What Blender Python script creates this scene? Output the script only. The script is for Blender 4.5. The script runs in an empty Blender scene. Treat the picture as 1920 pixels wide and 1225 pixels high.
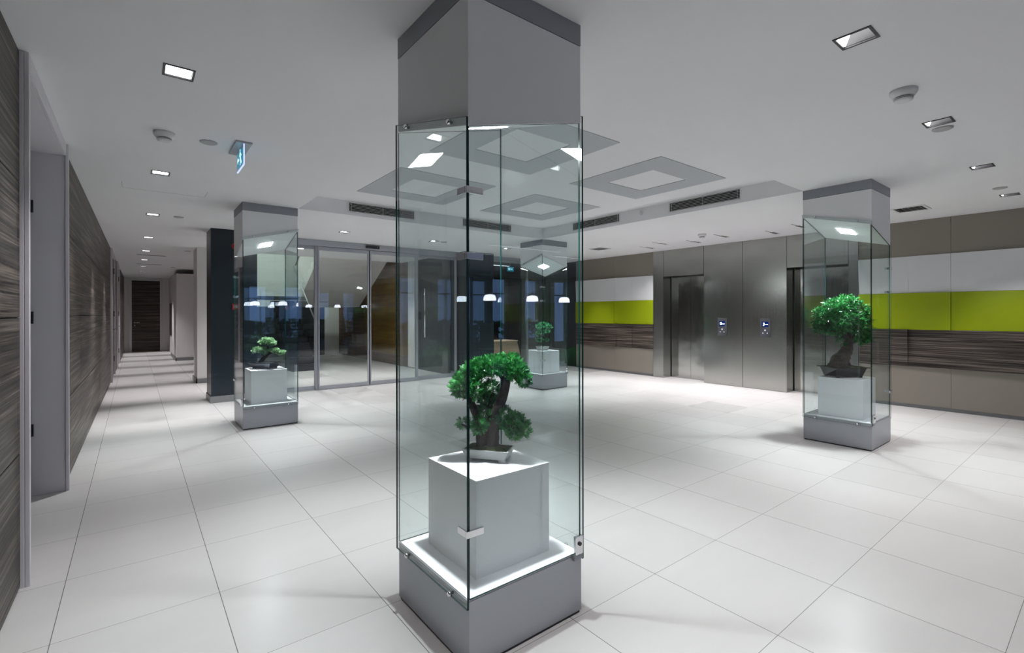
import bpy, bmesh, math, random
from mathutils import Vector, Matrix
random.seed(7)
S = bpy.context.scene
COL = S.collection
PI = math.pi

# ------------------------------------------------------------------ camera
TH = 0.66                      # heading: angle of the view from +Y towards +X
CAM_H = 1.3493
cam_d = bpy.data.cameras.new('camera')
cam = bpy.data.objects.new('camera', cam_d); COL.objects.link(cam)
cam_d.sensor_width = 36.0; cam_d.sensor_fit = 'HORIZONTAL'
cam_d.lens = 36.0 * 899.68 / 1920
cam_d.shift_x = (960 - 950.7) / 1920
cam_d.shift_y = -(612.5 - 587.91) / 1920
cam_d.clip_start = 0.02; cam_d.clip_end = 200
cam.location = (0, 0, CAM_H)
cam.rotation_euler = (Matrix.Rotation(-TH, 3, 'Z') @ Matrix.Rotation(PI / 2, 3, 'X') @ Matrix.Rotation(-0.002, 3, 'Z')).to_euler()
S.camera = cam

# ------------------------------------------------------------------ world, exposure
W = bpy.data.worlds.new('dusk'); S.world = W; W.use_nodes = True
_b = W.node_tree.nodes['Background']; _b.inputs[0].default_value = (0.27, 0.47, 1.0, 1); _b.inputs[1].default_value = 1.5
S.view_settings.view_transform = 'Standard'; S.view_settings.look = 'None'
S.view_settings.exposure = 0.18; S.view_settings.gamma = 1.0
S.view_settings.use_curve_mapping = False
S.cycles.transparent_max_bounces = 64
S.cycles.max_bounces = 10; S.cycles.diffuse_bounces = 5; S.cycles.glossy_bounces = 6
S.cycles.sample_clamp_indirect = 6.0
S.cycles.caustics_reflective = False; S.cycles.caustics_refractive = False

# light strengths (watts / emission)
P_CORR = 88.0      # corridor downlights
P_HALL = 68.0      # near row, entrance row
P_ELEV = 140.0      # slot lights by the lifts
P_CASE = 260.0     # spot behind that lamp
P_VEST = 230.0      # lobby behind the sliding doors
E_CASE = 110.0      # lamp in the top of each glass case
COOL = (1.0, 0.955, 0.985)

# ------------------------------------------------------------------ materials
def new_mat(name):
    m = bpy.data.materials.new(name); m.use_nodes = True
    return m, m.node_tree.nodes, m.node_tree.links, m.node_tree.nodes['Principled BSDF']
def pmat(name, col, rough=0.5, metal=0.0, spec=0.5, emis=None, es=0.0, var=0.0, vscale=3.0, bump=0.0):
    m, N, L, p = new_mat(name)
    p.inputs['Base Color'].default_value = (*col, 1); p.inputs['Roughness'].default_value = rough
    p.inputs['Metallic'].default_value = metal; p.inputs['Specular IOR Level'].default_value = spec
    if emis: p.inputs['Emission Color'].default_value = (*emis, 1); p.inputs['Emission Strength'].default_value = es
    if var > 0:
        tc = N.new('ShaderNodeTexCoord'); nz = N.new('ShaderNodeTexNoise'); nz.inputs['Scale'].default_value = vscale
        nz.inputs['Detail'].default_value = 5
        rp = N.new('ShaderNodeValToRGB')
        rp.color_ramp.elements[0].position = 0.3; rp.color_ramp.elements[1].position = 0.7
        rp.color_ramp.elements[0].color = (*[c * (1 - var) for c in col], 1)
        rp.color_ramp.elements[1].color = (*[min(1, c * (1 + var)) for c in col], 1)
        L.new(tc.outputs['Object'], nz.inputs['Vector']); L.new(nz.outputs['Fac'], rp.inputs[0]); L.new(rp.outputs[0], p.inputs['Base Color'])
        if bump:
            bp = N.new('ShaderNodeBump'); bp.inputs['Strength'].default_value = bump; bp.inputs['Distance'].default_value = 0.01
            L.new(nz.outputs['Fac'], bp.inputs['Height']); L.new(bp.outputs[0], p.inputs['Normal'])
    return m
def math_n(N, L, op, a, b=None, c=None):
    n = N.new('ShaderNodeMath'); n.operation = op
    for i, v in enumerate((a, b, c)):
        if v is None: continue
        if isinstance(v, (int, float)): n.inputs[i].default_value = v
        else: L.new(v, n.inputs[i])
    return n.outputs[0]

def floor_mat():
    m, N, L, p = new_mat('porcelain_tile')
    g = N.new('ShaderNodeNewGeometry'); sp = N.new('ShaderNodeSeparateXYZ'); L.new(g.outputs['Position'], sp.inputs[0])
    X0, Y0, T = -0.2769, 2.6927, 0.6
    fx = math_n(N, L, 'DIVIDE', math_n(N, L, 'SUBTRACT', sp.outputs[0], X0), T)
    fy = math_n(N, L, 'DIVIDE', math_n(N, L, 'SUBTRACT', sp.outputs[1], Y0), T)
    def line(f):
        a = math_n(N, L, 'FRACT', f)
        d = math_n(N, L, 'MINIMUM', a, math_n(N, L, 'SUBTRACT', 1.0, a))
        return math_n(N, L, 'MULTIPLY', d, T)
    lx, ly = line(fx), line(fy)
    gx = math_n(N, L, 'LESS_THAN', lx, 0.0017); gy = math_n(N, L, 'LESS_THAN', ly, 0.0011)
    grout = math_n(N, L, 'MAXIMUM', gx, gy)
    cx = math_n(N, L, 'FLOOR', fx); cy = math_n(N, L, 'FLOOR', fy)
    cb = N.new('ShaderNodeCombineXYZ'); L.new(cx, cb.inputs[0]); L.new(cy, cb.inputs[1])
    wn = N.new('ShaderNodeTexWhiteNoise'); wn.noise_dimensions = '3D'; L.new(cb.outputs[0], wn.inputs['Vector'])
    nz = N.new('ShaderNodeTexNoise'); nz.inputs['Scale'].default_value = 2.2; nz.inputs['Detail'].default_value = 7
    mp = N.new('ShaderNodeMapping'); mp.inputs['Scale'].default_value = (1, 3, 1)
    L.new(g.outputs['Position'], mp.inputs[0]); L.new(mp.outputs[0], nz.inputs['Vector'])
    v = math_n(N, L, 'ADD', math_n(N, L, 'MULTIPLY', wn.outputs['Value'], 0.035), math_n(N, L, 'MULTIPLY', nz.outputs['Fac'], 0.05))
    v = math_n(N, L, 'ADD', v, 0.57)
    cc = N.new('ShaderNodeCombineColor'); L.new(v, cc.inputs[0]); L.new(math_n(N, L, 'MULTIPLY', v, 0.98), cc.inputs[1]); L.new(math_n(N, L, 'MULTIPLY', v, 0.955), cc.inputs[2])
    mx = N.new('ShaderNodeMix'); mx.data_type = 'RGBA'; L.new(grout, mx.inputs['Factor']); L.new(cc.outputs[0], mx.inputs['A'])
    mx.inputs['B'].default_value = (0.16, 0.155, 0.15, 1); L.new(mx.outputs['Result'], p.inputs['Base Color'])
    r = math_n(N, L, 'ADD', math_n(N, L, 'MULTIPLY', wn.outputs['Value'], 0.10), 0.27)
    r = math_n(N, L, 'ADD', r, math_n(N, L, 'MULTIPLY', grout, 0.4)); L.new(r, p.inputs['Roughness'])
    # each tile lies a hair out of level
    vm = N.new('ShaderNodeVectorMath'); vm.operation = 'SUBTRACT'; L.new(wn.outputs['Color'], vm.inputs[0]); vm.inputs[1].default_value = (0.5, 0.5, 0.5)
    vs = N.new('ShaderNodeVectorMath'); vs.operation = 'MULTIPLY'; L.new(vm.outputs[0], vs.inputs[0]); vs.inputs[1].default_value = (0.006, 0.006, 0)
    va = N.new('ShaderNodeVectorMath'); va.operation = 'ADD'; L.new(vs.outputs[0], va.inputs[0]); L.new(g.outputs['Normal'], va.inputs[1])
    vn = N.new('ShaderNodeVectorMath'); vn.operation = 'NORMALIZE'; L.new(va.outputs[0], vn.inputs[0]); L.new(vn.outputs[0], p.inputs['Normal'])
    p.inputs['Specular IOR Level'].default_value = 0.45
    return m

def wood_mat(name, dark, mid, light, axis='Y', zscale=70.0, rough=0.45):
    """straight horizontal grain: fine streaks stacked in Z, long in `axis`"""
    m, N, L, p = new_mat(name)
    g = N.new('ShaderNodeNewGeometry'); mp = N.new('ShaderNodeMapping')
    mp.inputs['Scale'].default_value = (0.9, 0.9, zscale)
    L.new(g.outputs['Position'], mp.inputs[0])
    a = N.new('ShaderNodeTexNoise'); a.inputs['Scale'].default_value = 1.0; a.inputs['Detail'].default_value = 4; a.inputs['Roughness'].default_value = 0.65
    L.new(mp.outputs[0], a.inputs['Vector'])
    mp2 = N.new('ShaderNodeMapping'); mp2.inputs['Scale'].default_value = (0.7, 0.7, zscale * 0.22); L.new(g.outputs['Position'], mp2.inputs[0])
    b = N.new('ShaderNodeTexNoise'); b.inputs['Scale'].default_value = 1.0; b.inputs['Detail'].default_value = 3; L.new(mp2.outputs[0], b.inputs['Vector'])
    v = math_n(N, L, 'ADD', math_n(N, L, 'MULTIPLY', a.outputs['Fac'], 0.7), math_n(N, L, 'MULTIPLY', b.outputs['Fac'], 0.3))
    rp = N.new('ShaderNodeValToRGB'); e = rp.color_ramp.elements
    e[0].position = 0.42; e[0].color = (*dark, 1); e[1].position = 0.62; e[1].color = (*light, 1)
    k = e.new(0.52); k.color = (*mid, 1)
    L.new(v, rp.inputs[0]); L.new(rp.outputs[0], p.inputs['Base Color']); p.inputs['Roughness'].default_value = rough
    p.inputs['Specular IOR Level'].default_value = 0.35
    bp = N.new('ShaderNodeBump'); bp.inputs['Strength'].default_value = 0.25; bp.inputs['Distance'].default_value = 0.002
    L.new(v, bp.inputs['Height']); L.new(bp.outputs[0], p.inputs['Normal'])
    return m

def steel_mat(name, col, rough, wavy=0.0, aniso=0.0):
    m, N, L, p = new_mat(name)
    p.inputs['Base Color'].default_value = (*col, 1); p.inputs['Metallic'].default_value = 1.0; p.inputs['Roughness'].default_value = rough
    g = N.new('ShaderNodeNewGeometry')
    mp = N.new('ShaderNodeMapping'); mp.inputs['Scale'].default_value = (260, 260, 2.0); L.new(g.outputs['Position'], mp.inputs[0])
    nz = N.new('ShaderNodeTexNoise'); nz.inputs['Scale'].default_value = 1.0; nz.inputs['Detail'].default_value = 2; L.new(mp.outputs[0], nz.inputs['Vector'])
    rr = math_n(N, L, 'ADD', math_n(N, L, 'MULTIPLY', nz.outputs['Fac'], 0.12), rough - 0.06); L.new(rr, p.inputs['Roughness'])
    n2 = N.new('ShaderNodeTexNoise'); n2.inputs['Scale'].default_value = 3.5 if wavy else 1.2; n2.inputs['Detail'].default_value = 1
    L.new(g.outputs['Position'], n2.inputs['Vector'])
    if wavy:
        bp = N.new('ShaderNodeBump'); bp.inputs['Strength'].default_value = wavy; bp.inputs['Distance'].default_value = 0.02
        L.new(n2.outputs['Fac'], bp.inputs['Height']); L.new(bp.outputs[0], p.inputs['Normal'])
    if aniso:
        p.inputs['Anisotropic'].default_value = aniso
        tg = N.new('ShaderNodeCombineXYZ'); tg.inputs[1].default_value = 1.0
        L.new(tg.outputs[0], p.inputs['Tangent'])
    return m

def glass_mat(name, tint, refl=1.0):
    """sheet glass: straight-through tinted transmission plus a Fresnel reflection"""
    m = bpy.data.materials.new(name); m.use_nodes = True; N = m.node_tree.nodes; L = m.node_tree.links
    N.clear(); out = N.new('ShaderNodeOutputMaterial')
    t = N.new('ShaderNodeBsdfTransparent'); t.inputs[0].default_value = (*tint, 1)
    gl = N.new('ShaderNodeBsdfGlossy'); gl.inputs['Roughness'].default_value = 0.0
    gl.inputs[0].default_value = (refl, refl, refl, 1)
    g = N.new('ShaderNodeNewGeometry'); fr = N.new('ShaderNodeFresnel')
    # same outside-air reflectance on both faces of the sheet
    ior = N.new('ShaderNodeMix'); L.new(g.outputs['Backfacing'], ior.inputs['Factor'])
    ior.inputs['A'].default_value = 1.5; ior.inputs['B'].default_value = 1 / 1.5
    L.new(ior.outputs['Result'], fr.inputs['IOR'])
    mx = N.new('ShaderNodeMixShader'); L.new(fr.outputs[0], mx.inputs[0]); L.new(t.outputs[0], mx.inputs[1]); L.new(gl.outputs[0], mx.inputs[2])
    L.new(mx.outputs[0], out.inputs[0])
    return m

def emit_mat(name, col, s):
    m = bpy.data.materials.new(name); m.use_nodes = True; N = m.node_tree.nodes; L = m.node_tree.links
    N.clear(); o = N.new('ShaderNodeOutputMaterial'); e = N.new('ShaderNodeEmission')
    e.inputs[0].default_value = (*col, 1); e.inputs[1].default_value = s; L.new(e.outputs[0], o.inputs[0])
    return m

def leaf_mat(name, c1, c2, rough=0.35, scale=30):
    m, N, L, p = new_mat(name)
    tc = N.new('ShaderNodeTexCoord'); nz = N.new('ShaderNodeTexNoise'); nz.inputs['Scale'].default_value = scale
    rp = N.new('ShaderNodeValToRGB'); rp.color_ramp.elements[0].position = 0.35; rp.color_ramp.elements[1].position = 0.65
    rp.color_ramp.elements[0].color = (*c1, 1); rp.color_ramp.elements[1].color = (*c2, 1)
    L.new(tc.outputs['Object'], nz.inputs['Vector']); L.new(nz.outputs['Fac'], rp.inputs[0]); L.new(rp.outputs[0], p.inputs['Base Color'])
    p.inputs['Roughness'].default_value = rough
    tr = N.new('ShaderNodeBsdfTranslucent'); L.new(rp.outputs[0], tr.inputs[0])
    mx = N.new('ShaderNodeMixShader'); mx.inputs[0].default_value = 0.25
    L.new(p.outputs[0], mx.inputs[1]); L.new(tr.outputs[0], mx.inputs[2]); L.new(mx.outputs[0], N['Material Output'].inputs[0])
    return m

M = {}
M['floor'] = floor_mat()
M['ceil'] = pmat('ceiling_paint', (0.80, 0.80, 0.82), 0.8, spec=0.2, var=0.012, vscale=1.5)
M['ring'] = pmat('grey_ceiling_panel', (0.47, 0.49, 0.52), 0.6, spec=0.3)
M['white'] = pmat('white_wall_paint', (0.72, 0.70, 0.69), 0.7, spec=0.25, var=0.015, vscale=2)
M['wood'] = wood_mat('zebra_wood_veneer', (0.014, 0.010, 0.008), (0.062, 0.050, 0.042), (0.20, 0.165, 0.138), zscale=105)
M['ochre'] = wood_mat('ochre_wood_panel', (0.11, 0.062, 0.009), (0.15, 0.088, 0.013), (0.19, 0.115, 0.018), zscale=8)
M['brownwood'] = wood_mat('brown_wood_panel', (0.05, 0.028, 0.018), (0.10, 0.055, 0.035), (0.15, 0.085, 0.05), zscale=20)
M['desk'] = wood_mat('beige_desk_veneer', (0.48, 0.33, 0.22), (0.55, 0.39, 0.27), (0.62, 0.46, 0.33), zscale=12)
M['steel'] = steel_mat('brushed_steel', (0.41, 0.41, 0.39), 0.20)
M['liftdoor'] = steel_mat('polished_steel', (0.46, 0.46, 0.44), 0.12, wavy=0.12)
M['chrome'] = steel_mat('chrome', (0.75, 0.75, 0.77), 0.15)
M['alu'] = pmat('grey_aluminium', (0.42, 0.43, 0.47), 0.38, metal=0.6)
M['plinth'] = pmat('grey_metallic_paint', (0.34, 0.355, 0.385), 0.33, metal=0.4)
M['band'] = pmat('dark_grey_band', (0.28, 0.295, 0.33), 0.45, metal=0.2)
M['case_w'] = pmat('white_case_paint', (0.80, 0.81, 0.83), 0.55)
M['cube'] = pmat('white_lacquer', (0.88, 0.89, 0.92), 0.25)
M['case_top'] = pmat('white_plinth_top', (0.88, 0.90, 0.93), 0.12)
M['glass'] = glass_mat('case_glass', (0.955, 0.982, 0.980))
M['edge'] = pmat('green_glass_edge', (0.002, 0.026, 0.025), 0.25, spec=0.3)
M['doorglass'] = glass_mat('entrance_glass', (0.90, 0.93, 0.925))
M['white_g'] = pmat('white_gloss_panel', (0.62, 0.63, 0.64), 0.18)
M['lime'] = pmat('lime_gloss_panel', (0.27, 0.345, 0.010), 0.18)
M['taupe'] = pmat('taupe_laminate', (0.25, 0.225, 0.192), 0.35, metal=0.15)
M['kick'] = pmat('grey_skirting', (0.22, 0.225, 0.235), 0.4, metal=0.4)
M['navy'] = pmat('navy_column_cladding', (0.006, 0.014, 0.021), 0.35)
M['frame'] = pmat('grey_door_frame', (0.66, 0.64, 0.68), 0.45, metal=0.0)
M['greydoor'] = pmat('grey_door_face', (0.24, 0.24, 0.26), 0.5)
M['black'] = pmat('black_plastic', (0.012, 0.012, 0.014), 0.4)
M['dark'] = pmat('dark_void', (0.01, 0.01, 0.01), 0.8)
M['plastic'] = pmat('white_plastic', (0.70, 0.70, 0.71), 0.45)
M['greyplastic'] = pmat('grey_plastic', (0.40, 0.40, 0.41), 0.5)
M['red'] = pmat('red_plastic', (0.50, 0.02, 0.02), 0.35)
M['stone'] = pmat('dark_stone', (0.035, 0.038, 0.045), 0.4, var=0.35, vscale=6)
M['stair'] = pmat('dark_stair_stone', (0.010, 0.011, 0.015), 0.3)
M['refl'] = pmat('lamp_reflector', (0.8, 0.8, 0.82), 0.2, metal=0.6)
M['lens'] = emit_mat('lamp_lens', (1.0, 0.98, 1.0), 9.0)
M['caselamp'] = emit_mat('case_lamp_glow', (0.95, 0.98, 1.0), E_CASE)
M['pendant'] = emit_mat('pendant_glow', (0.86, 0.84, 1.0), 14.0)
M['strip'] = emit_mat('strip_glow', (0.85, 0.9, 1.0), 3.0)
M['signblue'] = pmat('blue_green_sign', (0.0, 0.12, 0.20), 0.3, emis=(0.0, 0.25, 0.42), es=0.55)
M['signwhite'] = pmat('sign_pictogram_white', (0.7, 0.9, 0.9), 0.3, emis=(0.6, 0.95, 1.0), es=1.0)
M['signedge'] = emit_mat('sign_lit_edge', (0.55, 0.65, 1.0), 1.1)
M['acrylic'] = glass_mat('sign_acrylic', (0.93, 0.95, 0.99))
M['screen'] = pmat('blue_screen', (0.0, 0.005, 0.05), 0.2, emis=(0.0, 0.01, 0.12), es=0.5)
M['digit'] = emit_mat('display_digits', (0.75, 0.85, 1.0), 4.0)
M['button'] = emit_mat('lit_button', (0.8, 0.8, 0.85), 0.7)
M['bark'] = pmat('bonsai_bark', (0.045, 0.032, 0.028), 0.85, var=0.45, vscale=40, bump=0.8)
M['bark2'] = pmat('bonsai_root_bark', (0.055, 0.040, 0.033), 0.8, var=0.5, vscale=25, bump=1.0)
M['leafA'] = leaf_mat('cypress_foliage', (0.012, 0.12, 0.032), (0.08, 0.40, 0.10))
M['leafB'] = leaf_mat('long_leaf_foliage', (0.008, 0.085, 0.022), (0.045, 0.27, 0.06), rough=0.2)
M['leafC'] = leaf_mat('pale_foliage', (0.10, 0.30, 0.10), (0.48, 0.64, 0.44))
M['leafD'] = leaf_mat('fine_foliage', (0.01, 0.15, 0.055), (0.05, 0.34, 0.13))
M['shrub'] = leaf_mat('garden_foliage', (0.01, 0.12, 0.03), (0.03, 0.28, 0.06))
M['soil'] = pmat('moss_soil', (0.035, 0.05, 0.012), 0.95, var=0.6, vscale=60, bump=1.0)
M['gravel'] = pmat('pale_gravel', (0.45, 0.42, 0.36), 0.9, var=0.5, vscale=90, bump=1.0)
M['potw'] = pmat('white_glazed_pot', (0.74, 0.75, 0.74), 0.25)
M['potk'] = pmat('black_glazed_pot', (0.012, 0.010, 0.010), 0.18)
M['potb'] = pmat('blue_black_glazed_pot', (0.02, 0.025, 0.045), 0.12)
M['duskwall'] = pmat('blue_garden_wall', (0.03, 0.07, 0.14), 0.8, var=0.4, vscale=4)
M['paving'] = pmat('garden_paving', (0.05, 0.08, 0.14), 0.4)
M['chair'] = pmat('black_chair', (0.012, 0.012, 0.015), 0.5)
M['tablew'] = pmat('dark_table_top', (0.05, 0.05, 0.06), 0.15)
M['brownleather'] = pmat('brown_leather', (0.05, 0.025, 0.02), 0.4)
M['threshold'] = pmat('dark_seal', (0.02, 0.02, 0.025), 0.5)

# ------------------------------------------------------------------ helpers
class MB:
    def __init__(s): s.v = []; s.f = []; s.m = []; s.sm = []
    def face(s, pts, mi=0, sm=False):
        b = len(s.v); s.v += [tuple(p) for p in pts]; s.f.append(tuple(range(b, b + len(pts)))); s.m.append(mi); s.sm.append(sm)
    def box(s, x0, x1, y0, y1, z0, z1, mi=0, T=None, mis=None):
        P = [(x0, y0, z0), (x1, y0, z0), (x1, y1, z0), (x0, y1, z0), (x0, y0, z1), (x1, y0, z1), (x1, y1, z1), (x0, y1, z1)]
        if T is not None: P = [tuple(T @ Vector(p)) for p in P]
        b = len(s.v); s.v += P
        # order: -z, +z, -y, +x, +y, -x
        for k, q in enumerate(((0, 3, 2, 1), (4, 5, 6, 7), (0, 1, 5, 4), (1, 2, 6, 5), (2, 3, 7, 6), (3, 0, 4, 7))):
            s.f.append(tuple(b + i for i in q)); s.m.append(mis[k] if mis else mi); s.sm.append(False)
        return s
    def ring(s, pts_list, mi=0, cap0=True, cap1=True, sm=True):
        """loft through closed loops of equal length"""
        b = len(s.v); n = len(pts_list[0])
        for loop in pts_list: s.v += [tuple(p) for p in loop]
        for i in range(len(pts_list) - 1):
            for k in range(n):
                a = b + i * n + k; c = b + i * n + (k + 1) % n
                s.f.append((a, c, c + n, a + n)); s.m.append(mi); s.sm.append(sm)
        if cap0: s.f.append(tuple(b + k for k in reversed(range(n)))); s.m.append(mi); s.sm.append(False)
        if cap1: s.f.append(tuple(b + (len(pts_list) - 1) * n + k for k in range(n))); s.m.append(mi); s.sm.append(False)
        return s
    def lathe(s, prof, c=(0, 0, 0), n=24, mi=0, axis='Z', cap=True, sm=True):
        loops = []
        for r, h in prof:
            L_ = []
            for k in range(n):
                a = 2 * PI * k / n
                if axis == 'Z': L_.append((c[0] + r * math.cos(a), c[1] + r * math.sin(a), c[2] + h))
                elif axis == 'X': L_.append((c[0] + h, c[1] + r * math.cos(a), c[2] + r * math.sin(a)))
                else: L_.append((c[0] + r * math.sin(a), c[1] + h, c[2] + r * math.cos(a)))
            loops.append(L_)
        return s.ring(loops, mi, cap, cap, sm)
    def tube(s, pts, radii, n=10, mi=0, wob=0.0, rnd=None):
        loops = []
        pts = [Vector(p) for p in pts]
        for i, p in enumerate(pts):
            d = (pts[min(i + 1, len(pts) - 1)] - pts[max(i - 1, 0)]).normalized()
            u = d.cross(Vector((0.3, 1, 0.1))).normalized(); w = d.cross(u)
            L_ = []
            for k in range(n):
                a = 2 * PI * k / n; r = radii[i] * (1 + (rnd.uniform(-wob, wob) if rnd else 0))
                L_.append(p + (u * math.cos(a) + w * math.sin(a)) * r)
            loops.append(L_)
        return s.ring(loops, mi)
    def build(s, name, mats, parent=None, bevel=0, smooth=False, world=None):
        me = bpy.data.meshes.new(name); me.from_pydata(s.v, [], s.f)
        if not isinstance(mats, (list, tuple)): mats = [mats]
        for m in mats: me.materials.append(m)
        me.polygons.foreach_set('material_index', s.m); me.polygons.foreach_set('use_smooth', [True] * len(s.f) if smooth else s.sm)
        me.update()
        o = bpy.data.objects.new(name, me); COL.objects.link(o)
        if parent is not None: o.parent = parent
        if bevel:
            b = o.modifiers.new('bevel', 'BEVEL'); b.width = bevel; b.segments = 2; b.limit_method = 'ANGLE'
        return o
def box(name, mat, x0, x1, y0, y1, z0, z1, parent=None, bevel=0):
    return MB().box(x0, x1, y0, y1, z0, z1).build(name, mat, parent, bevel)
def empty(name, loc, rz=0.0):
    o = bpy.data.objects.new(name, None); COL.objects.link(o); o.location = loc; o.rotation_euler = (0, 0, rz); o.empty_display_size = 0.1
    return o
def tag(o, label, cat=None, group=None, kind=None):
    if label: o['label'] = label
    if cat: o['category'] = cat
    if group: o['group'] = group
    if kind: o['kind'] = kind
    return o
def struct(o, label=None):
    o['kind'] = 'structure'
    if label: o['label'] = label
    return o
def kids(o): return [c for c in COL.objects if c.parent == o]
def copy_tree(o, parent=None, loc=None):
    c = o.copy(); COL.objects.link(c)
    if parent is not None: c.parent = parent
    if loc is not None: c.location = loc
    for k in kids(o): copy_tree(k, c)
    return c
def light(name, typ, loc, power, parent=None, rot=(0, 0, 0), col=COOL, **kw):
    d = bpy.data.lights.new(name, typ); d.energy = power; d.color = col
    for k, v in kw.items(): setattr(d, k, v)
    o = bpy.data.objects.new(name, d); COL.objects.link(o); o.location = loc; o.rotation_euler = rot
    if parent is not None: o.parent = parent
    return o
def slab_holes(x0, x1, y0, y1, z, holes, thick, name, mat):
    """horizontal slab at height z (its lower face), with rectangular openings"""
    xs = sorted({x0, x1, *[v for h in holes for v in (h[0], h[1]) if x0 < v < x1]})
    ys = sorted({y0, y1, *[v for h in holes for v in (h[2], h[3]) if y0 < v < y1]})
    mb = MB()
    def inside(cx, cy): return any(h[0] < cx < h[1] and h[2] < cy < h[3] for h in holes)
    for i in range(len(xs) - 1):
        j = 0
        while j < len(ys) - 1:
            cx = (xs[i] + xs[i + 1]) / 2
            if inside(cx, (ys[j] + ys[j + 1]) / 2): j += 1; continue
            k = j
            while k < len(ys) - 1 and not inside(cx, (ys[k] + ys[k + 1]) / 2): k += 1
            a, b, c, d = xs[i], xs[i + 1], ys[j], ys[k]
            mb.face([(a, c, z), (a, d, z), (b, d, z), (b, c, z)])
            mb.face([(a, c, z + thick), (b, c, z + thick), (b, d, z + thick), (a, d, z + thick)])
            j = k
    for h in holes:
        a, b, c, d = h
        if a < x0 or b > x1 or c < y0 or d > y1: continue
        for p, q in (((a, c), (b, c)), ((b, c), (b, d)), ((b, d), (a, d)), ((a, d), (a, c))):
            mb.face([(*p, z), (*q, z), (*q, z + thick), (*p, z + thick)])
    return mb.build(name, mat)

H = 2.65
XR = 8.72          # striped wall plane
XE = 8.70          # steel lift front
YG = 8.80          # glass front
def xl(y): return -0.474 + 0.0084 * y   # left wall runs very slightly out of square

# ------------------------------------------------------------------ setting: floor, ceiling
fl_o = struct(box('floor', M['floor'], -1.2, 13.0, -2.6, 22.0, -0.1, 0.0))
# lights cut openings in the ceiling
DL = []            # (x, y, kind)
for y in (0.78, 3.12, 5.45, 7.79, 10.17, 12.35, 14.4, 16.4, 18.35, 20.3): DL.append((0.19, y, 'corr'))
for x in (2.70, 4.34, 5.97, 7.64): DL.append((x, 0.78, 'near'))
for x in (1.08, -0.0): pass
for x in (2.64, 4.25, 5.9, 7.45): DL.append((x, 7.62, 'entr'))
HW = 0.062
holes = [(x - HW, x + HW, y - HW - 0.005, y + HW + 0.005) for x, y, k in DL]
SLOTS = [(7.60, 3.00), (7.90, 3.50), (7.58, 4.18), (7.80, 4.82), (7.50, 5.32), (7.80, 5.82)]
slot_holes = [(x + 0.22, x + 0.46, y - 0.022, y + 0.022) for x, y in SLOTS]
CX0, CX1, CY0, CY1, CZ = 1.60, 5.645, 2.11, 6.26, 2.83
coffer = (CX0, CX1, CY0, CY1)
ce = struct(slab_holes(-1.2, XR + 0.6, -2.6, YG + 0.1, H, holes + slot_holes + [coffer], 0.4, 'ceiling', M['ceil']))
cb_ = struct(slab_holes(-1.2, 0.94, YG + 0.1, 22.0, H, [h for h in holes if h[2] > YG], 0.4, 'ceiling', M['ceil']))
struct(box('ceiling', M['ceil'], CX0, CX1, CY0, CY1, CZ, CZ + 0.05))
# four square grey rings set in the raised ceiling
ring0 = None
for i, (cx, cy) in enumerate(((2.72, 3.28), (4.52, 3.28), (2.72, 5.08), (4.52, 5.08))):
    if ring0 is None:
        mb = MB()
        for a, b, c, d in ((-.6, .6, -.6, -.3), (-.6, .6, .3, .6), (-.6, -.3, -.3, .3), (.3, .6, -.3, .3)): mb.box(a, b, c, d, -0.006, 0.0)
        ring0 = mb.build('trim_1', M['ring']); r = ring0
    else: r = ring0.copy(); r.name = 'trim_%d' % (i + 1); COL.objects.link(r)
    r.location = (cx, cy, CZ - 0.0005); struct(r)

# ------------------------------------------------------------------ left wall with recessed door
def wall_panels_left(name, ya, yb):
    mb = MB(); zs = (0.012, 0.667, 1.333, 2.0, H - 0.005); T = 0.06
    ys = [ya]
    while ys[-1] + 1.6 < yb: ys.append(ys[-1] + 1.335)
    ys.append(yb)
    for i in range(len(zs) - 1):
        for j in range(len(ys) - 1):
            a, b = ys[j] + 0.0015, ys[j + 1] - 0.0015; z0, z1 = zs[i] + 0.003, zs[i + 1] - 0.003
            P = [(xl(a), a), (xl(b), b), (xl(b) - 0.02, b), (xl(a) - 0.02, a)]
            mb.ring([[(x, y, z0) for x, y in P], [(x, y, z1) for x, y in P]], sm=False)
    # dark backing behind the joints
    P = [(xl(ya) - 0.012, ya), (xl(yb) - 0.012, yb), (xl(yb) - T, yb), (xl(ya) - T, ya)]
    mb.ring([[(x, y, 0) for x, y in P], [(x, y, H) for x, y in P]], mi=1, sm=False)
    return mb.build(name, [M['wood'], M['dark']])
wl = struct(wall_panels_left('wall_left', -4.2, 3.33))
struct(wall_panels_left('wall_left', 4.99, 12.2))
struct(wall_panels_left('wall_left', 14.0, 15.2)); struct(wall_panels_left('wall_left', 16.9, 21.5))
struct(box('wall_left', M['dark'], -0.85, -0.70, -4.2, 21.6, 0, H))
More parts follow.
